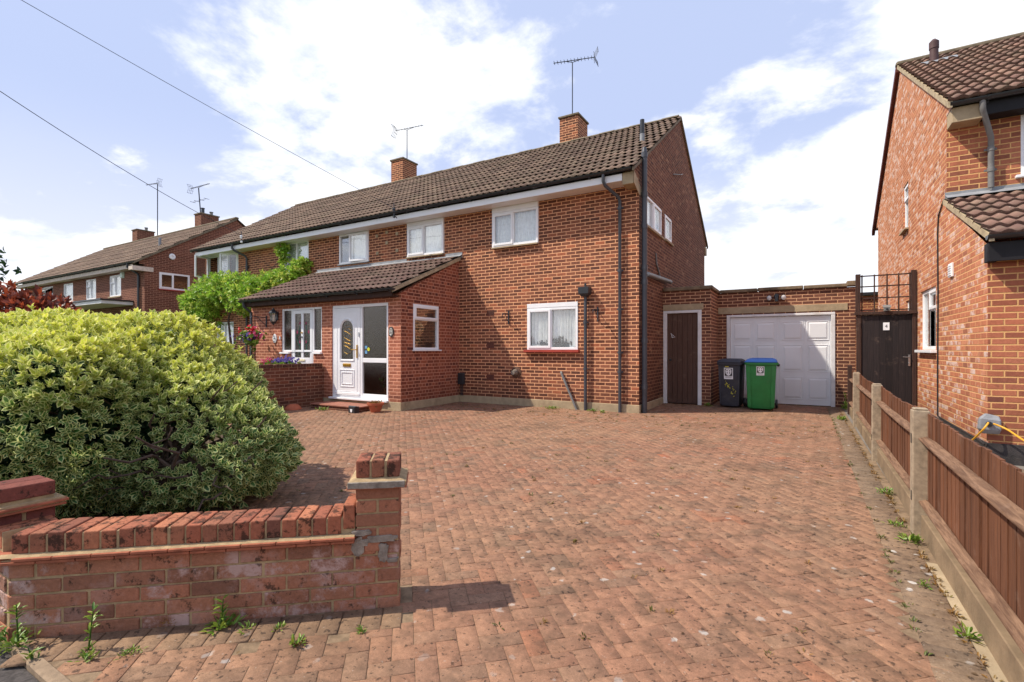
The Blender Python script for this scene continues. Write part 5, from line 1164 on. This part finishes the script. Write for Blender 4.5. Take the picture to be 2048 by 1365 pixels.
# ================================================================== PLANTS
def ell_pts(n, c, r, lump=.06, seed=0, zmin=.02):
    d = unit(NR.normal(size=(n, 3))); f = 1+lump*(np.sin(d[:, 0]*5+seed)+np.sin(d[:, 1]*6+seed*2)+np.sin(d[:, 2]*7+seed*3))*.6+lump*.5*(np.sin(d[:, 0]*15+seed)*np.sin(d[:, 2]*13))
    p = np.array(c)+d*np.array(r)*f[:, None]; nn = unit(d/np.array(r)); k = p[:, 2] > zmin; return p[k], nn[k]
def inside_any(p, ells, s=.93):
    m = np.zeros(len(p), bool)
    for c, r in ells: m |= (((p-np.array(c))/(np.array(r)*s))**2).sum(1) < 1
    return m
def tube_net(mb, root, ends, r0, r1, wig=.1):
    for e in ends:
        a = Vector(root); b = Vector(e); pts = [a.lerp(b, t/6)+Vector((R.gauss(0, wig), R.gauss(0, wig), R.gauss(0, wig*.6)))*math.sin(PI*t/6) for t in range(7)]
        mb.tube(pts, [r0+(r1-r0)*t/6 for t in range(7)], 6)

hd = thing('variegated_bush', 'large rounded bush with cream-edged green leaves behind the low front wall', 'bush', (-5, 2.2, 0))
EL = [((-5.65, 2.35, .80), (1.10, 1.07, .89)), ((-5.25, 1.7, .76), (.95, .78, .82)), ((-6.5, 2.1, .85), (1.5, 1.27, .88)), ((-4.72, 2.40, .46), (.88, .82, .56)), ((-5.0, 2.3, .6), (.92, .85, .69)), ((-5.1, 1.42, .82), (1.0, .60, .68))]
PP, NN = [], []
for i, (c, r) in enumerate(EL):
    n = int(4300*(r[0]*r[2]+r[1]*r[2]+r[0]*r[1])/3.6)
    p, nn = ell_pts(n, c, r, .05, i); k = ~inside_any(p, [e for j, e in enumerate(EL) if j != i]); PP.append(p[k]); NN.append(nn[k])
P = np.concatenate(PP); N_ = np.concatenate(NN)
face = (N_*np.array([.85, -.5, .3])).sum(1); k = (face > -.35) | (NR.uniform(size=len(P)) < .25); P, N_ = P[k], N_[k]
# the worn hollow low on the street side, where the stems show
hol = np.exp(-(((P-np.array([-3.95, 1.65, .72]))/np.array([.50, .50, .34]))**2).sum(1)); k = NR.uniform(size=len(P)) > np.minimum(hol*1.25, .9); P, N_, hol = P[k], N_[k], hol[k]
P = P-N_*(NR.exponential(.045, len(P))-.045*(NR.uniform(size=len(P)) < .06)+hol*.28)[:, None]
D = unit(N_+NR.normal(0, .42, P.shape)+np.array([0, 0, .35]))
ps, ds, ns, ls, ws = shoots(P, D, 8, .050+.026*NR.random(len(P)), .48)
top = np.clip((np.tile(N_[:, 2], 8)-.08)*1.35, 0, 1)*np.clip((ps[:, 2]-.6)*1.3, 0, 1); age = np.stack([NR.uniform(0, 1, len(ps)), np.clip(top*NR.uniform(.45, 1.15, len(ps))+np.repeat([NR.uniform(size=1)], 1)*0, 0, 1)], 1)
leaf_mesh('foliage', ps, ds, ns, ls, ws, age, m_hedge, hd)
# older, dark green inner leaves
PI_, NI_ = [], []
for i, (c, r) in enumerate(EL):
    p, nn = ell_pts(1500, c, tuple(q*.86 for q in r), .05, i); k = ~inside_any(p, [e for j, e in enumerate(EL) if j != i], .8); PI_.append(p[k]); NI_.append(nn[k])
P2 = np.concatenate(PI_); N2 = np.concatenate(NI_); hol = np.exp(-(((P2-np.array([-4.1, 1.75, .7]))/np.array([.5, .5, .36]))**2).sum(1)); k = NR.uniform(size=len(P2)) > hol*1.1; P2, N2 = P2[k], N2[k]
ps, ds, ns, ls, ws = shoots(P2, N2+NR.normal(0, .6, P2.shape), 6, .055, .45); leaf_mesh('inner_foliage', ps, ds, ns, ls, ws, np.stack([NR.uniform(0, .7, len(ps)), np.zeros(len(ps))], 1), m_hedge, hd)
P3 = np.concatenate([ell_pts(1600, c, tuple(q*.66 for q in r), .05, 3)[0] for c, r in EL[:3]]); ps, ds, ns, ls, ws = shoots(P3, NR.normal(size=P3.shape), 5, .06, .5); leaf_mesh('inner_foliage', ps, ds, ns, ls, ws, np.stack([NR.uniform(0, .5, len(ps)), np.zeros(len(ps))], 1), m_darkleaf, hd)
mb = MB()
for root in ((-4.55, 2.0, 0), (-4.75, 2.25, 0), (-4.3, 2.15, 0), (-5.2, 2.1, 0)):
    ends = [(root[0]+R.uniform(-.7, .7), root[1]+R.uniform(-.7, .6), R.uniform(.6, 1.15)) for _ in range(7)]
    mid = (root[0]+R.gauss(0, .05), root[1]+R.gauss(0, .05), .35); tube_net(mb, root, [mid], .03, .024, .02); tube_net(mb, mid, ends, .020, .006, .07)
for _ in range(16): a = (R.uniform(-4.7, -3.9), R.uniform(1.75, 2.3), R.uniform(.2, .75)); tube_net(mb, a, [(a[0]+R.uniform(-.45, .5), a[1]+R.uniform(-.5, .1), a[2]+R.uniform(-.1, .3))], .009, .003, .05)
mb.build('stems', m_bark, hd, smooth=True, uv=False)

cr = thing('climbing_plant', 'bright green climber spreading over the neighbours\' upper wall and porch roof', 'climber', (-17, 9.8, 0))
PP, NN, pale = [], [], []
for c, r, n in (((-18.5, 9.75, 3.15), (1.1, .55, .75), 700), ((-17.3, 9.75, 3.45), (1.0, .5, .55), 620), ((-19.1, 9.7, 2.75), (.5, .45, .7), 260), ((-16.2, 9.75, 3.25), (1.1, .5, .60), 600), ((-15.0, 9.7, 3.35), (1.0, .5, .48), 520), ((-14.0, 9.75, 3.52), (.7, .4, .40), 360), ((-13.35, 9.8, 3.85), (.36, .25, .32), 150), ((-15.6, 9.7, 3.0), (.9, .5, .45), 420), ((-14.3, 9.85, 4.55), (.22, .15, .45), 70)):
    p, nn = ell_pts(n, c, r, .16, c[0]); q = NR.uniform(.55, 1.08, len(p))[:, None]; p = np.array(c)+(p-np.array(c))*q; k = p[:, 1] < 9.97; PP.append(p[k]); NN.append(nn[k])
P = np.concatenate(PP); N_ = np.concatenate(NN); D = unit(N_+NR.normal(0, .5, P.shape)+np.array([0, -.3, -.1])); ps, ds, ns, ls, ws = shoots(P, D, 7, .13, .38, 1.15)
cl = (np.sin(ps[:, 0]*7)*np.sin(ps[:, 2]*9+ps[:, 0]*3)+1)/2; leaf_mesh('foliage', ps, ds, ns, ls, ws, np.stack([NR.uniform(0, 1, len(ps)), np.clip(cl*NR.uniform(-.3, 1.0, len(ps)), 0, 1)], 1), m_creeper, cr)
mb = MB(); mb.tube([(-17.3, 9.93, .1), (-17.25, 9.9, 1.4), (-17.4, 9.88, 2.4), (-17.0, 9.85, 3.2)], [.05, .045, .035, .02], 8); tube_net(mb, (-17.1, 9.86, 3.0), [(-19.4, 9.8, 2.9), (-14.2, 9.85, 4.3), (-15.5, 9.8, 3.3), (-18.4, 9.8, 3.5)], .025, .008, .06); mb.build('stem', m_bark, cr, uv=False)

rt = thing('red_leaved_shrub', 'red-leaved shrub showing above the left end of the bush', 'shrub', (-9.9, 2.9, 0))
PP, NN = [], []
for c, r, n in (((-10.7, 2.75, 1.86), (.75, .6, .50), 420), ((-10.0, 2.85, 1.68), (.7, .55, .44), 380), ((-9.5, 2.95, 1.55), (.42, .45, .36), 200), ((-10.0, 2.7, 1.3), (.9, .6, .5), 260)):
    p, nn = ell_pts(n, c, r, .18, c[0]); PP.append(p); NN.append(nn)
P = np.concatenate(PP); N_ = np.concatenate(NN); ps, ds, ns, ls, ws = shoots(P-N_*NR.exponential(.06, len(P))[:, None], N_+NR.normal(0, .5, P.shape)+[0, 0, .3], 6, .12, .42)
leaf_mesh('foliage', ps, ds, ns, ls, ws, np.stack([NR.uniform(0, 1, len(ps)), np.clip(NR.uniform(-.5, 1, len(ps)), 0, 1)], 1), m_red, rt)
mb = MB(); tube_net(mb, (-9.9, 2.9, 0), [(-10.5, 2.8, 1.9), (-9.7, 2.9, 1.8), (-9.2, 3.0, 1.6), (-10.1, 2.7, 1.5)], .04, .012, .06); mb.build('stem', m_bark, rt, uv=False)
tr = thing('young_tree', 'thin dark green leafy tree at the far left edge', 'tree', (-11.6, 2.5, 0))
PP = [np.array([c]*n)+NR.normal(0, s, (n, 3)) for c, n, s in (((-11.5, 2.42, 2.45), 26, .16), ((-11.35, 2.62, 2.75), 16, .12), ((-11.6, 2.5, 2.95), 14, .12), ((-11.35, 2.70, 2.35), 22, .1), ((-11.8, 2.4, 2.7), 30, .22))]
P = np.concatenate(PP); ps, ds, ns, ls, ws = shoots(P, NR.normal(size=P.shape)+[0, 0, .4], 5, .10, .45); leaf_mesh('crown', ps, ds, ns, ls, ws, np.stack([NR.uniform(0, 1, len(ps)), np.zeros(len(ps))], 1), m_darkleaf, tr)
mb = MB(); mb.tube([(-11.75, 2.4, 0), (-11.7, 2.45, 1.4), (-11.6, 2.5, 2.3)], [.05, .04, .02], 8); tube_net(mb, (-11.65, 2.47, 2.0), [(-11.35, 2.65, 2.7), (-11.6, 2.5, 3.0), (-11.4, 2.7, 2.35), (-11.8, 2.4, 2.7)], .018, .006, .04); mb.build('trunk', m_bark, tr, uv=False)

# hanging basket with flowers
hb = thing('hanging_basket', 'hanging basket overflowing with red and purple flowers on the porch corner', 'hanging basket', (-12.15, 7.5, 1.55))
B0 = Vector((-12.15, 7.5, 1.62)); MB(Matrix.Translation(B0)).lathe([(.03, -.17), (.12, -.12), (.17, -.03), (.18, .02), (.15, .02)], (0, 0, 0), 16).build('basket', m_soil, hb, smooth=True)
mb = MB(); mb.box(-12.165, -12.135, 7.885, 7.908, 1.95, 2.25); mb.tube([(-12.15, 7.9, 2.2), (-12.15, 7.5, 2.22), (-12.15, 7.46, 2.16)], .011, 6); mb.tube([(-12.15, 7.9, 1.98), (-12.15, 7.65, 2.2)], .009, 6)
for k in range(3): w = 2.1*k; mb.tube([(-12.15, 7.48, 2.17), (-12.15+.17*math.cos(w), 7.5+.17*math.sin(w), 1.64)], .004, 4)
mb.build('bracket', m_iron, hb)
def blossom(name, mat, c, spread, n, L, parent, k=6): 
    P = np.array(c)+NR.normal(size=(n, 3))*np.array(spread); D = unit(P-np.array(c)+[0, -.08, .05]); ps, ds, ns, ls, ws = shoots(P, D, k, L, .8, 1.2, .1); leaf_mesh(name, ps, ds, ns, ls, ws, NR.uniform(0, 1, (len(ps), 2)), mat, parent)
blossom('leaves', m_weed, (-12.15, 7.5, 1.66), (.16, .15, .09), 90, .07, hb); blossom('purple_flowers', m_petpurple, (-12.18, 7.44, 1.68), (.16, .12, .07), 110, .034, hb)
blossom('red_flowers', m_petred, (-12.28, 7.45, 1.83), (.09, .08, .05), 36, .045, hb); blossom('red_flowers', m_petred, (-12.0, 7.45, 1.84), (.06, .06, .05), 22, .045, hb); blossom('pink_flowers', m_petpink, (-11.86, 7.47, 1.74), (.07, .08, .08), 40, .04, hb)
P = np.array([-12.0, 7.45, 1.35])+NR.normal(size=(60, 3))*[.03, .05, .18]; leaf_mesh('trailing_stem', P, NR.normal(size=P.shape)+[0, 0, -1], NR.normal(size=P.shape), np.full(60, .05), np.full(60, .022), NR.uniform(0, 1, (60, 2)), m_weed, hb)
fl = thing('flower_planter', 'purple and pink bedding flowers behind the dividing wall', 'flowers', (-10.6, 7.35, .0))
MB().box(-11.3, -10.18, 7.15, 7.6, .04, .9).build('planter', m_terra, fl, .01)
blossom('leaves', m_weed, (-10.7, 7.32, .98), (.28, .1, .04), 120, .07, fl); blossom('purple_flowers', m_petpurple, (-10.45, 7.3, 1.10), (.13, .06, .04), 80, .035, fl); blossom('purple_flowers', m_petpurple, (-10.72, 7.3, 1.09), (.09, .06, .035), 50, .035, fl); blossom('pink_flowers', m_petpink, (-11.15, 7.3, 1.08), (.1, .06, .04), 40, .035, fl)
# houseplants behind glass
hp = thing('houseplant', 'cream-flowered houseplant standing inside the porch side window', 'houseplant', (-7.75, 8.6, 1.3))
MB(Matrix.Translation((-7.72, 8.62, 1.36))).lathe([(.06, 0), (.09, .16), (.095, .17), (.08, .17)], (0, 0, 0), 14).build('pot', m_darkglass if False else m_lead, hp, smooth=True); MB().box(-7.85, -7.56, 8.3, 9.18, 1.32, 1.355).build('shelf', m_white, hp)
blossom('flowers', m_petcream, (-7.70, 8.60, 1.92), (.06, .14, .08), 60, .06, hp); blossom('leaves', m_darkleaf, (-7.72, 8.62, 1.68), (.05, .12, .10), 70, .09, hp)
hp = thing('houseplant', 'dark-leaved houseplants on the kitchen window sill below the net curtain', 'houseplant', (-4.9, 10.2, 1.4))
MB().box(-5.45, -4.25, 10.07, 10.30, 1.33, 1.36).build('shelf', m_white, hp); blossom('leaves', leafmat('wine_leaf', (66, 40, 38), None, (90, 60, 48)), (-4.72, 10.10, 1.52), (.13, .02, .05), 70, .06, hp); blossom('leaves', bpy.data.materials['wine_leaf'], (-5.14, 10.10, 1.48), (.06, .02, .03), 26, .05, hp)
hp = thing('houseplant', 'potted houseplant on the floor behind the tall porch side light', 'houseplant', (-8.0, 8.15, .3))
MB(Matrix.Translation((-8.02, 8.13, .35))).lathe([(.05, 0), (.10, .12), (.08, .2), (.09, .22), (.07, .22)], (0, 0, 0), 14).build('pot', plain('tan_pot', (190, 140, 100), .6), hp, smooth=True); blossom('leaves', m_darkleaf, (-8.02, 8.12, .68), (.09, .05, .06), 50, .08, hp)

# weeds
def weed(label, x, y, r, h, n, mat=m_weed, stalk=0.0, L=.07, w=.3, name='weed'):
    L *= .68; r *= .85
    z = gz(y); t = thing(name, label, 'weed', (x, y, z))
    P = np.array([x, y, z+.004])+NR.normal(size=(n, 3))*[r*.35, r*.35, 0]; an = NR.uniform(0, 2*PI, n); el = NR.uniform(.15, 1.2, n); D = np.stack([np.cos(an)*np.cos(el), np.sin(an)*np.cos(el), np.sin(el)], 1)
    P = P+D*np.array([1, 1, h/max(r, .01)])*NR.uniform(0, r*.6, n)[:, None]
    leaf_mesh('leaves', P, D, np.tile([0, 0, 1.], (n, 1))+NR.normal(0, .3, (n, 3)), L*NR.uniform(.6, 1.2, n), L*w*NR.uniform(.7, 1.2, n), NR.uniform(0, 1, (n, 2)), mat, t)
    if stalk:
        mb = MB(); lean = (R.uniform(-.05, .05), R.uniform(-.03, .03)); pts = [(x+lean[0]*k/4, y+lean[1]*k/4, z+stalk*k/4) for k in range(5)]; mb.tube(pts, [.004, .004, .003, .003, .002], 5); mb.build('stalk', m_weed, t)
        m = int(stalk*120); tt = NR.uniform(.2, 1, m); P = np.array([x, y, z])+np.stack([lean[0]*tt, lean[1]*tt, stalk*tt], 1); an = NR.uniform(0, 2*PI, m); D = np.stack([np.cos(an), np.sin(an), NR.uniform(.1, .9, m)], 1)
        leaf_mesh('stalk_leaves', P, D, np.tile([0, 0, 1.], (m, 1)), .045*NR.uniform(.6, 1.2, m), .013*NR.uniform(.7, 1.2, m), NR.uniform(0, 1, (m, 2)), mat, t)
    return t
weed('bushy upright weed at the left foot of the front wall, on the tarmac edge', -3.10, .80, .09, .10, 46, stalk=.20)
weed('spreading dark weed at the bottom left corner beside the wall', -3.22, .72, .10, .08, 50, stalk=.10)
weed('small weed growing from the kerb edge on the tarmac', -2.92, .80, .035, .05, 22, stalk=.05, L=.04)
weed('tall yellow-tipped weed standing in the paving joint near the kerb', -2.80, .955, .02, .05, 10, stalk=.19, L=.04)
weed('low leafy weed lying along a joint beside the kerb', -2.72, .92, .05, .03, 36, L=.05)
weed('scruffy patch of weed a little right of the kerb', -2.60, 1.04, .06, .03, 40, L=.035)
weed('bushy weed with a tall stalk leaning on the middle of the brick wall', -2.46, 1.36, .085, .05, 40, stalk=.15, L=.085)
weed('dead straw-coloured seedling at the foot of the wall', -2.70, 1.235, .05, .09, 60, m_dryweed, L=.02, w=.3)
weed('small star-shaped weed in the tan border blocks, left of a matching pair', -2.33, 1.41, .04, .02, 18, L=.045)
weed('small star-shaped weed in the tan border, right of a matching pair', -2.20, 1.49, .035, .02, 16, L=.045)
weed('leafy rosette weed in the paving in front of the wall', -2.02, 1.47, .05, .03, 26, L=.055)
weed('flat grassy weed near the right end of the border blocks', -1.83, 1.68, .04, .02, 22, L=.04)
weed('large green weed by the second nearest fence post', .655, 4.40, .10, .06, 60, stalk=.0, L=.07)
weed('grey-green weed just beyond the second nearest fence post', .62, 4.72, .10, .05, 50, L=.05)
weed('broad-leaved weed against the nearest gravel board', .665, 3.08, .07, .05, 26, L=.07)
weed('weed at the fence foot before the broad-leaved one', .60, 3.62, .05, .03, 30, L=.045)
weed('green weed by the concrete board midway along the second fence bay', .665, 5.7, .09, .06, 50, L=.06)
weed('tall grassy weed at the garage corner by the fence end', .80, 12.7, .10, .25, 90, stalk=.35, L=.12, w=.15)
weed('weed by the foot of the farthest concrete post', .62, 10.9, .10, .08, 60, L=.09)
weed('weed at the foot of the kitchen downpipe', -3.82, 9.82, .12, .05, 60, L=.08)
weed('spreading weeds at the plinth between the slanted pipe and the flue', -4.75, 9.80, .26, .05, 90, L=.08)
weed('weed tuft between the two downpipes', -3.55, 9.70, .08, .05, 40, L=.08)
weed('green weed in front of the red tiled step', -9.0, 7.15, .16, .06, 60, L=.09)
weed('weed by the brick pier beside the dark grey bin', -1.85, 11.85, .1, .1, 40, L=.10)
# tiny tufts in the paving joints: nobody could count them
pts = []
while len(pts) < 330:
    y = R.uniform(1.2, 12) if R.random() < .6 else R.uniform(8.6, 9.9); x = R.uniform(-8.5, .5)
    if drive_in(x, y) and drive_in(x-.15, y-.15) and drive_in(x, y+.05): pts.append((x, y))
for _ in range(170): y = R.uniform(1.0, 12.5); pts.append((R.choice([.672, .672, .478])+R.gauss(0, .008), y))
Pp, Dd, Ll = [], [], []
for x, y in pts:
    for _ in range(R.randint(5, 14)):
        a = R.uniform(0, 2*PI); e = R.uniform(.2, 1.2); q = R.uniform(0, .02); Pp.append((x+q*math.cos(a), y+q*math.sin(a), gz(y))); Dd.append((math.cos(a)*math.cos(e), math.sin(a)*math.cos(e), math.sin(e))); Ll.append(R.uniform(.012, .032))
Pp, Dd, Ll = map(np.array, (Pp, Dd, Ll)); gk = NR.uniform(size=len(Pp))
struct(leaf_mesh('joint_moss', Pp, Dd, np.tile([0, 0, 1.], (len(Pp), 1)), Ll, Ll*.35, np.stack([gk, (np.sin(Pp[:, 0]*50)+1)/2], 1), leafmat('moss_tuft', (96, 104, 46), None, (160, 118, 62), s=.8)), 'stuff', 'tiny tufts of moss and weed in the paving joints')

# fallen leaves and grit
dp = []
for _ in range(420):
    r = R.random()
    if r < .35: dp.append((.66+abs(R.gauss(0, .05))*-1, R.uniform(1, 12)))
    elif r < .6: dp.append((R.uniform(-7, -2.9), 9.95-abs(R.gauss(0, .25))))
    else:
        x, y = R.uniform(-8, .5), R.uniform(1.2, 12)
        if drive_in(x, y): dp.append((x, y))
dp = np.array([(x, y, gz(y)+.006) for x, y in dp]); an = NR.uniform(0, 2*PI, len(dp)); dl = NR.uniform(.008, .026, len(dp))
struct(leaf_mesh('leaf_litter', dp, np.stack([np.cos(an), np.sin(an), NR.uniform(-.1, .3, len(dp))], 1), np.tile([0, 0, 1.], (len(dp), 1))+NR.normal(0, .3, (len(dp), 3)), dl, dl*.6, NR.uniform(0, 1, (len(dp), 2)), leafmat('dry_litter', (96, 70, 46), None, (170, 140, 100), s=.7)), 'stuff', 'dry leaf fragments scattered on the driveway')

# ================================================================== CAMERA, SUN, SKY
cd = bpy.data.cameras.new('camera'); cam = link(bpy.data.objects.new('camera', cd)); S.camera = cam
cd.sensor_width = 36; cd.lens = 36*986/2048; cd.shift_y = 16.5/2048; cd.clip_end = 2000; cd.clip_start = .05
cam.location = (0, 0, 1.37); cam.rotation_euler = (PI/2, 0, rad(30.5))
EL_, AZ = rad(51), Vector((-.84, -.54))
sd_ = bpy.data.lights.new('sun', 'SUN'); so_ = link(bpy.data.objects.new('sun', sd_)); sd_.energy = 4.4; sd_.angle = rad(.6); sd_.color = (1, .92, .79)
to = Vector((AZ.x*math.cos(EL_), AZ.y*math.cos(EL_), math.sin(EL_))); so_.rotation_euler = to.to_track_quat('Z', 'Y').to_euler(); so_.location = (-10, -8, 20)
W = bpy.data.worlds.new('World'); S.world = W; W.use_nodes = True; wt = W.node_tree; wt.nodes.clear()
class WN(NT):
    def __init__(s): s.t = wt; s.out = s.n('ShaderNodeOutputWorld')
w = WN()
sky = w.n('ShaderNodeTexSky', sky_type='NISHITA', sun_disc=False, sun_elevation=EL_, sun_rotation=math.atan2(AZ.x, AZ.y), air_density=1.0, dust_density=.6, ozone_density=2.0)
gen = w.n('ShaderNodeTexCoord').outputs['Generated']; sep = w.n('ShaderNodeSeparateXYZ', {0: gen}); z = sep.outputs[2]
inv = w.M('DIVIDE', 1.0, w.M('ADD', w.M('MAXIMUM', z, 0.0), .22)); pv = w.n('ShaderNodeCombineXYZ', {0: w.M('MULTIPLY', sep.outputs[0], inv), 1: w.M('MULTIPLY', sep.outputs[1], inv), 2: .35})
n1 = w.noise(pv.outputs[0], 2.6, 10, .60, dist=.15); n2 = w.noise(pv.outputs[0], .8, 3, .5)
def blob(d, rr, s):
    d = Vector(d).normalized(); dt = w.n('ShaderNodeVectorMath', {0: gen, 1: tuple(d)}, operation='DOT_PRODUCT').outputs[1]
    return w.M('MULTIPLY', w.step(dt, math.cos(rr), 1.0), s)
def px(u, v):
    a, b = (u-1024)/986, (699-v)/986; return (-.5075+.8616*a, .8616+.5075*a, b)
cov = w.M('ADD', w.M('MULTIPLY', n1, 1.0), w.M('MULTIPLY', n2, .35))
for (u, v, r, s) in ((590, 120, .26, .12), (900, 230, .36, .13), (1650, 330, .50, .16), (1830, 60, .3, .06), (480, 390, .25, .10), (180, 200, .14, .05), (200, 60, .34, -.14), (230, 300, .20, -.10), (1420, 110, .36, -.15), (1000, 20, .2, -.04)):
    cov = w.M('ADD', cov, blob(px(u, v), r, s))
low = w.M('SUBTRACT', 1.0, w.step(z, .02, .40)); cov = w.M('ADD', cov, w.M('MULTIPLY', low, .16))
cm = w.step(cov, .70, .87)
veil = w.M('ADD', w.M('MULTIPLY', low, .5), .90, clamp=True)
shade = w.noise(pv.outputs[0], 3.2, 5, .6)
white = w.mix(w.step(shade, .35, .65), (8.6, 9.0, 9.9, 1), (10.2, 10.2, 10.3, 1))
pale = w.mix(veil, sky.outputs[0], w.mix(low, (5.0, 5.85, 8.4, 1), (7.7, 8.0, 8.9, 1))); col = w.mix(cm, pale, white)
bg = w.n('ShaderNodeBackground', {0: col, 1: .095}); wt.links.new(bg.outputs[0], w.out.inputs[0])
S.view_settings.view_transform = 'Standard'; S.view_settings.look = 'None'; S.view_settings.exposure = .36; S.view_settings.gamma = 1; S.view_settings.use_curve_mapping = False
S.cycles.max_bounces = 8; S.cycles.transparent_max_bounces = 12; S.cycles.sample_clamp_indirect = 6
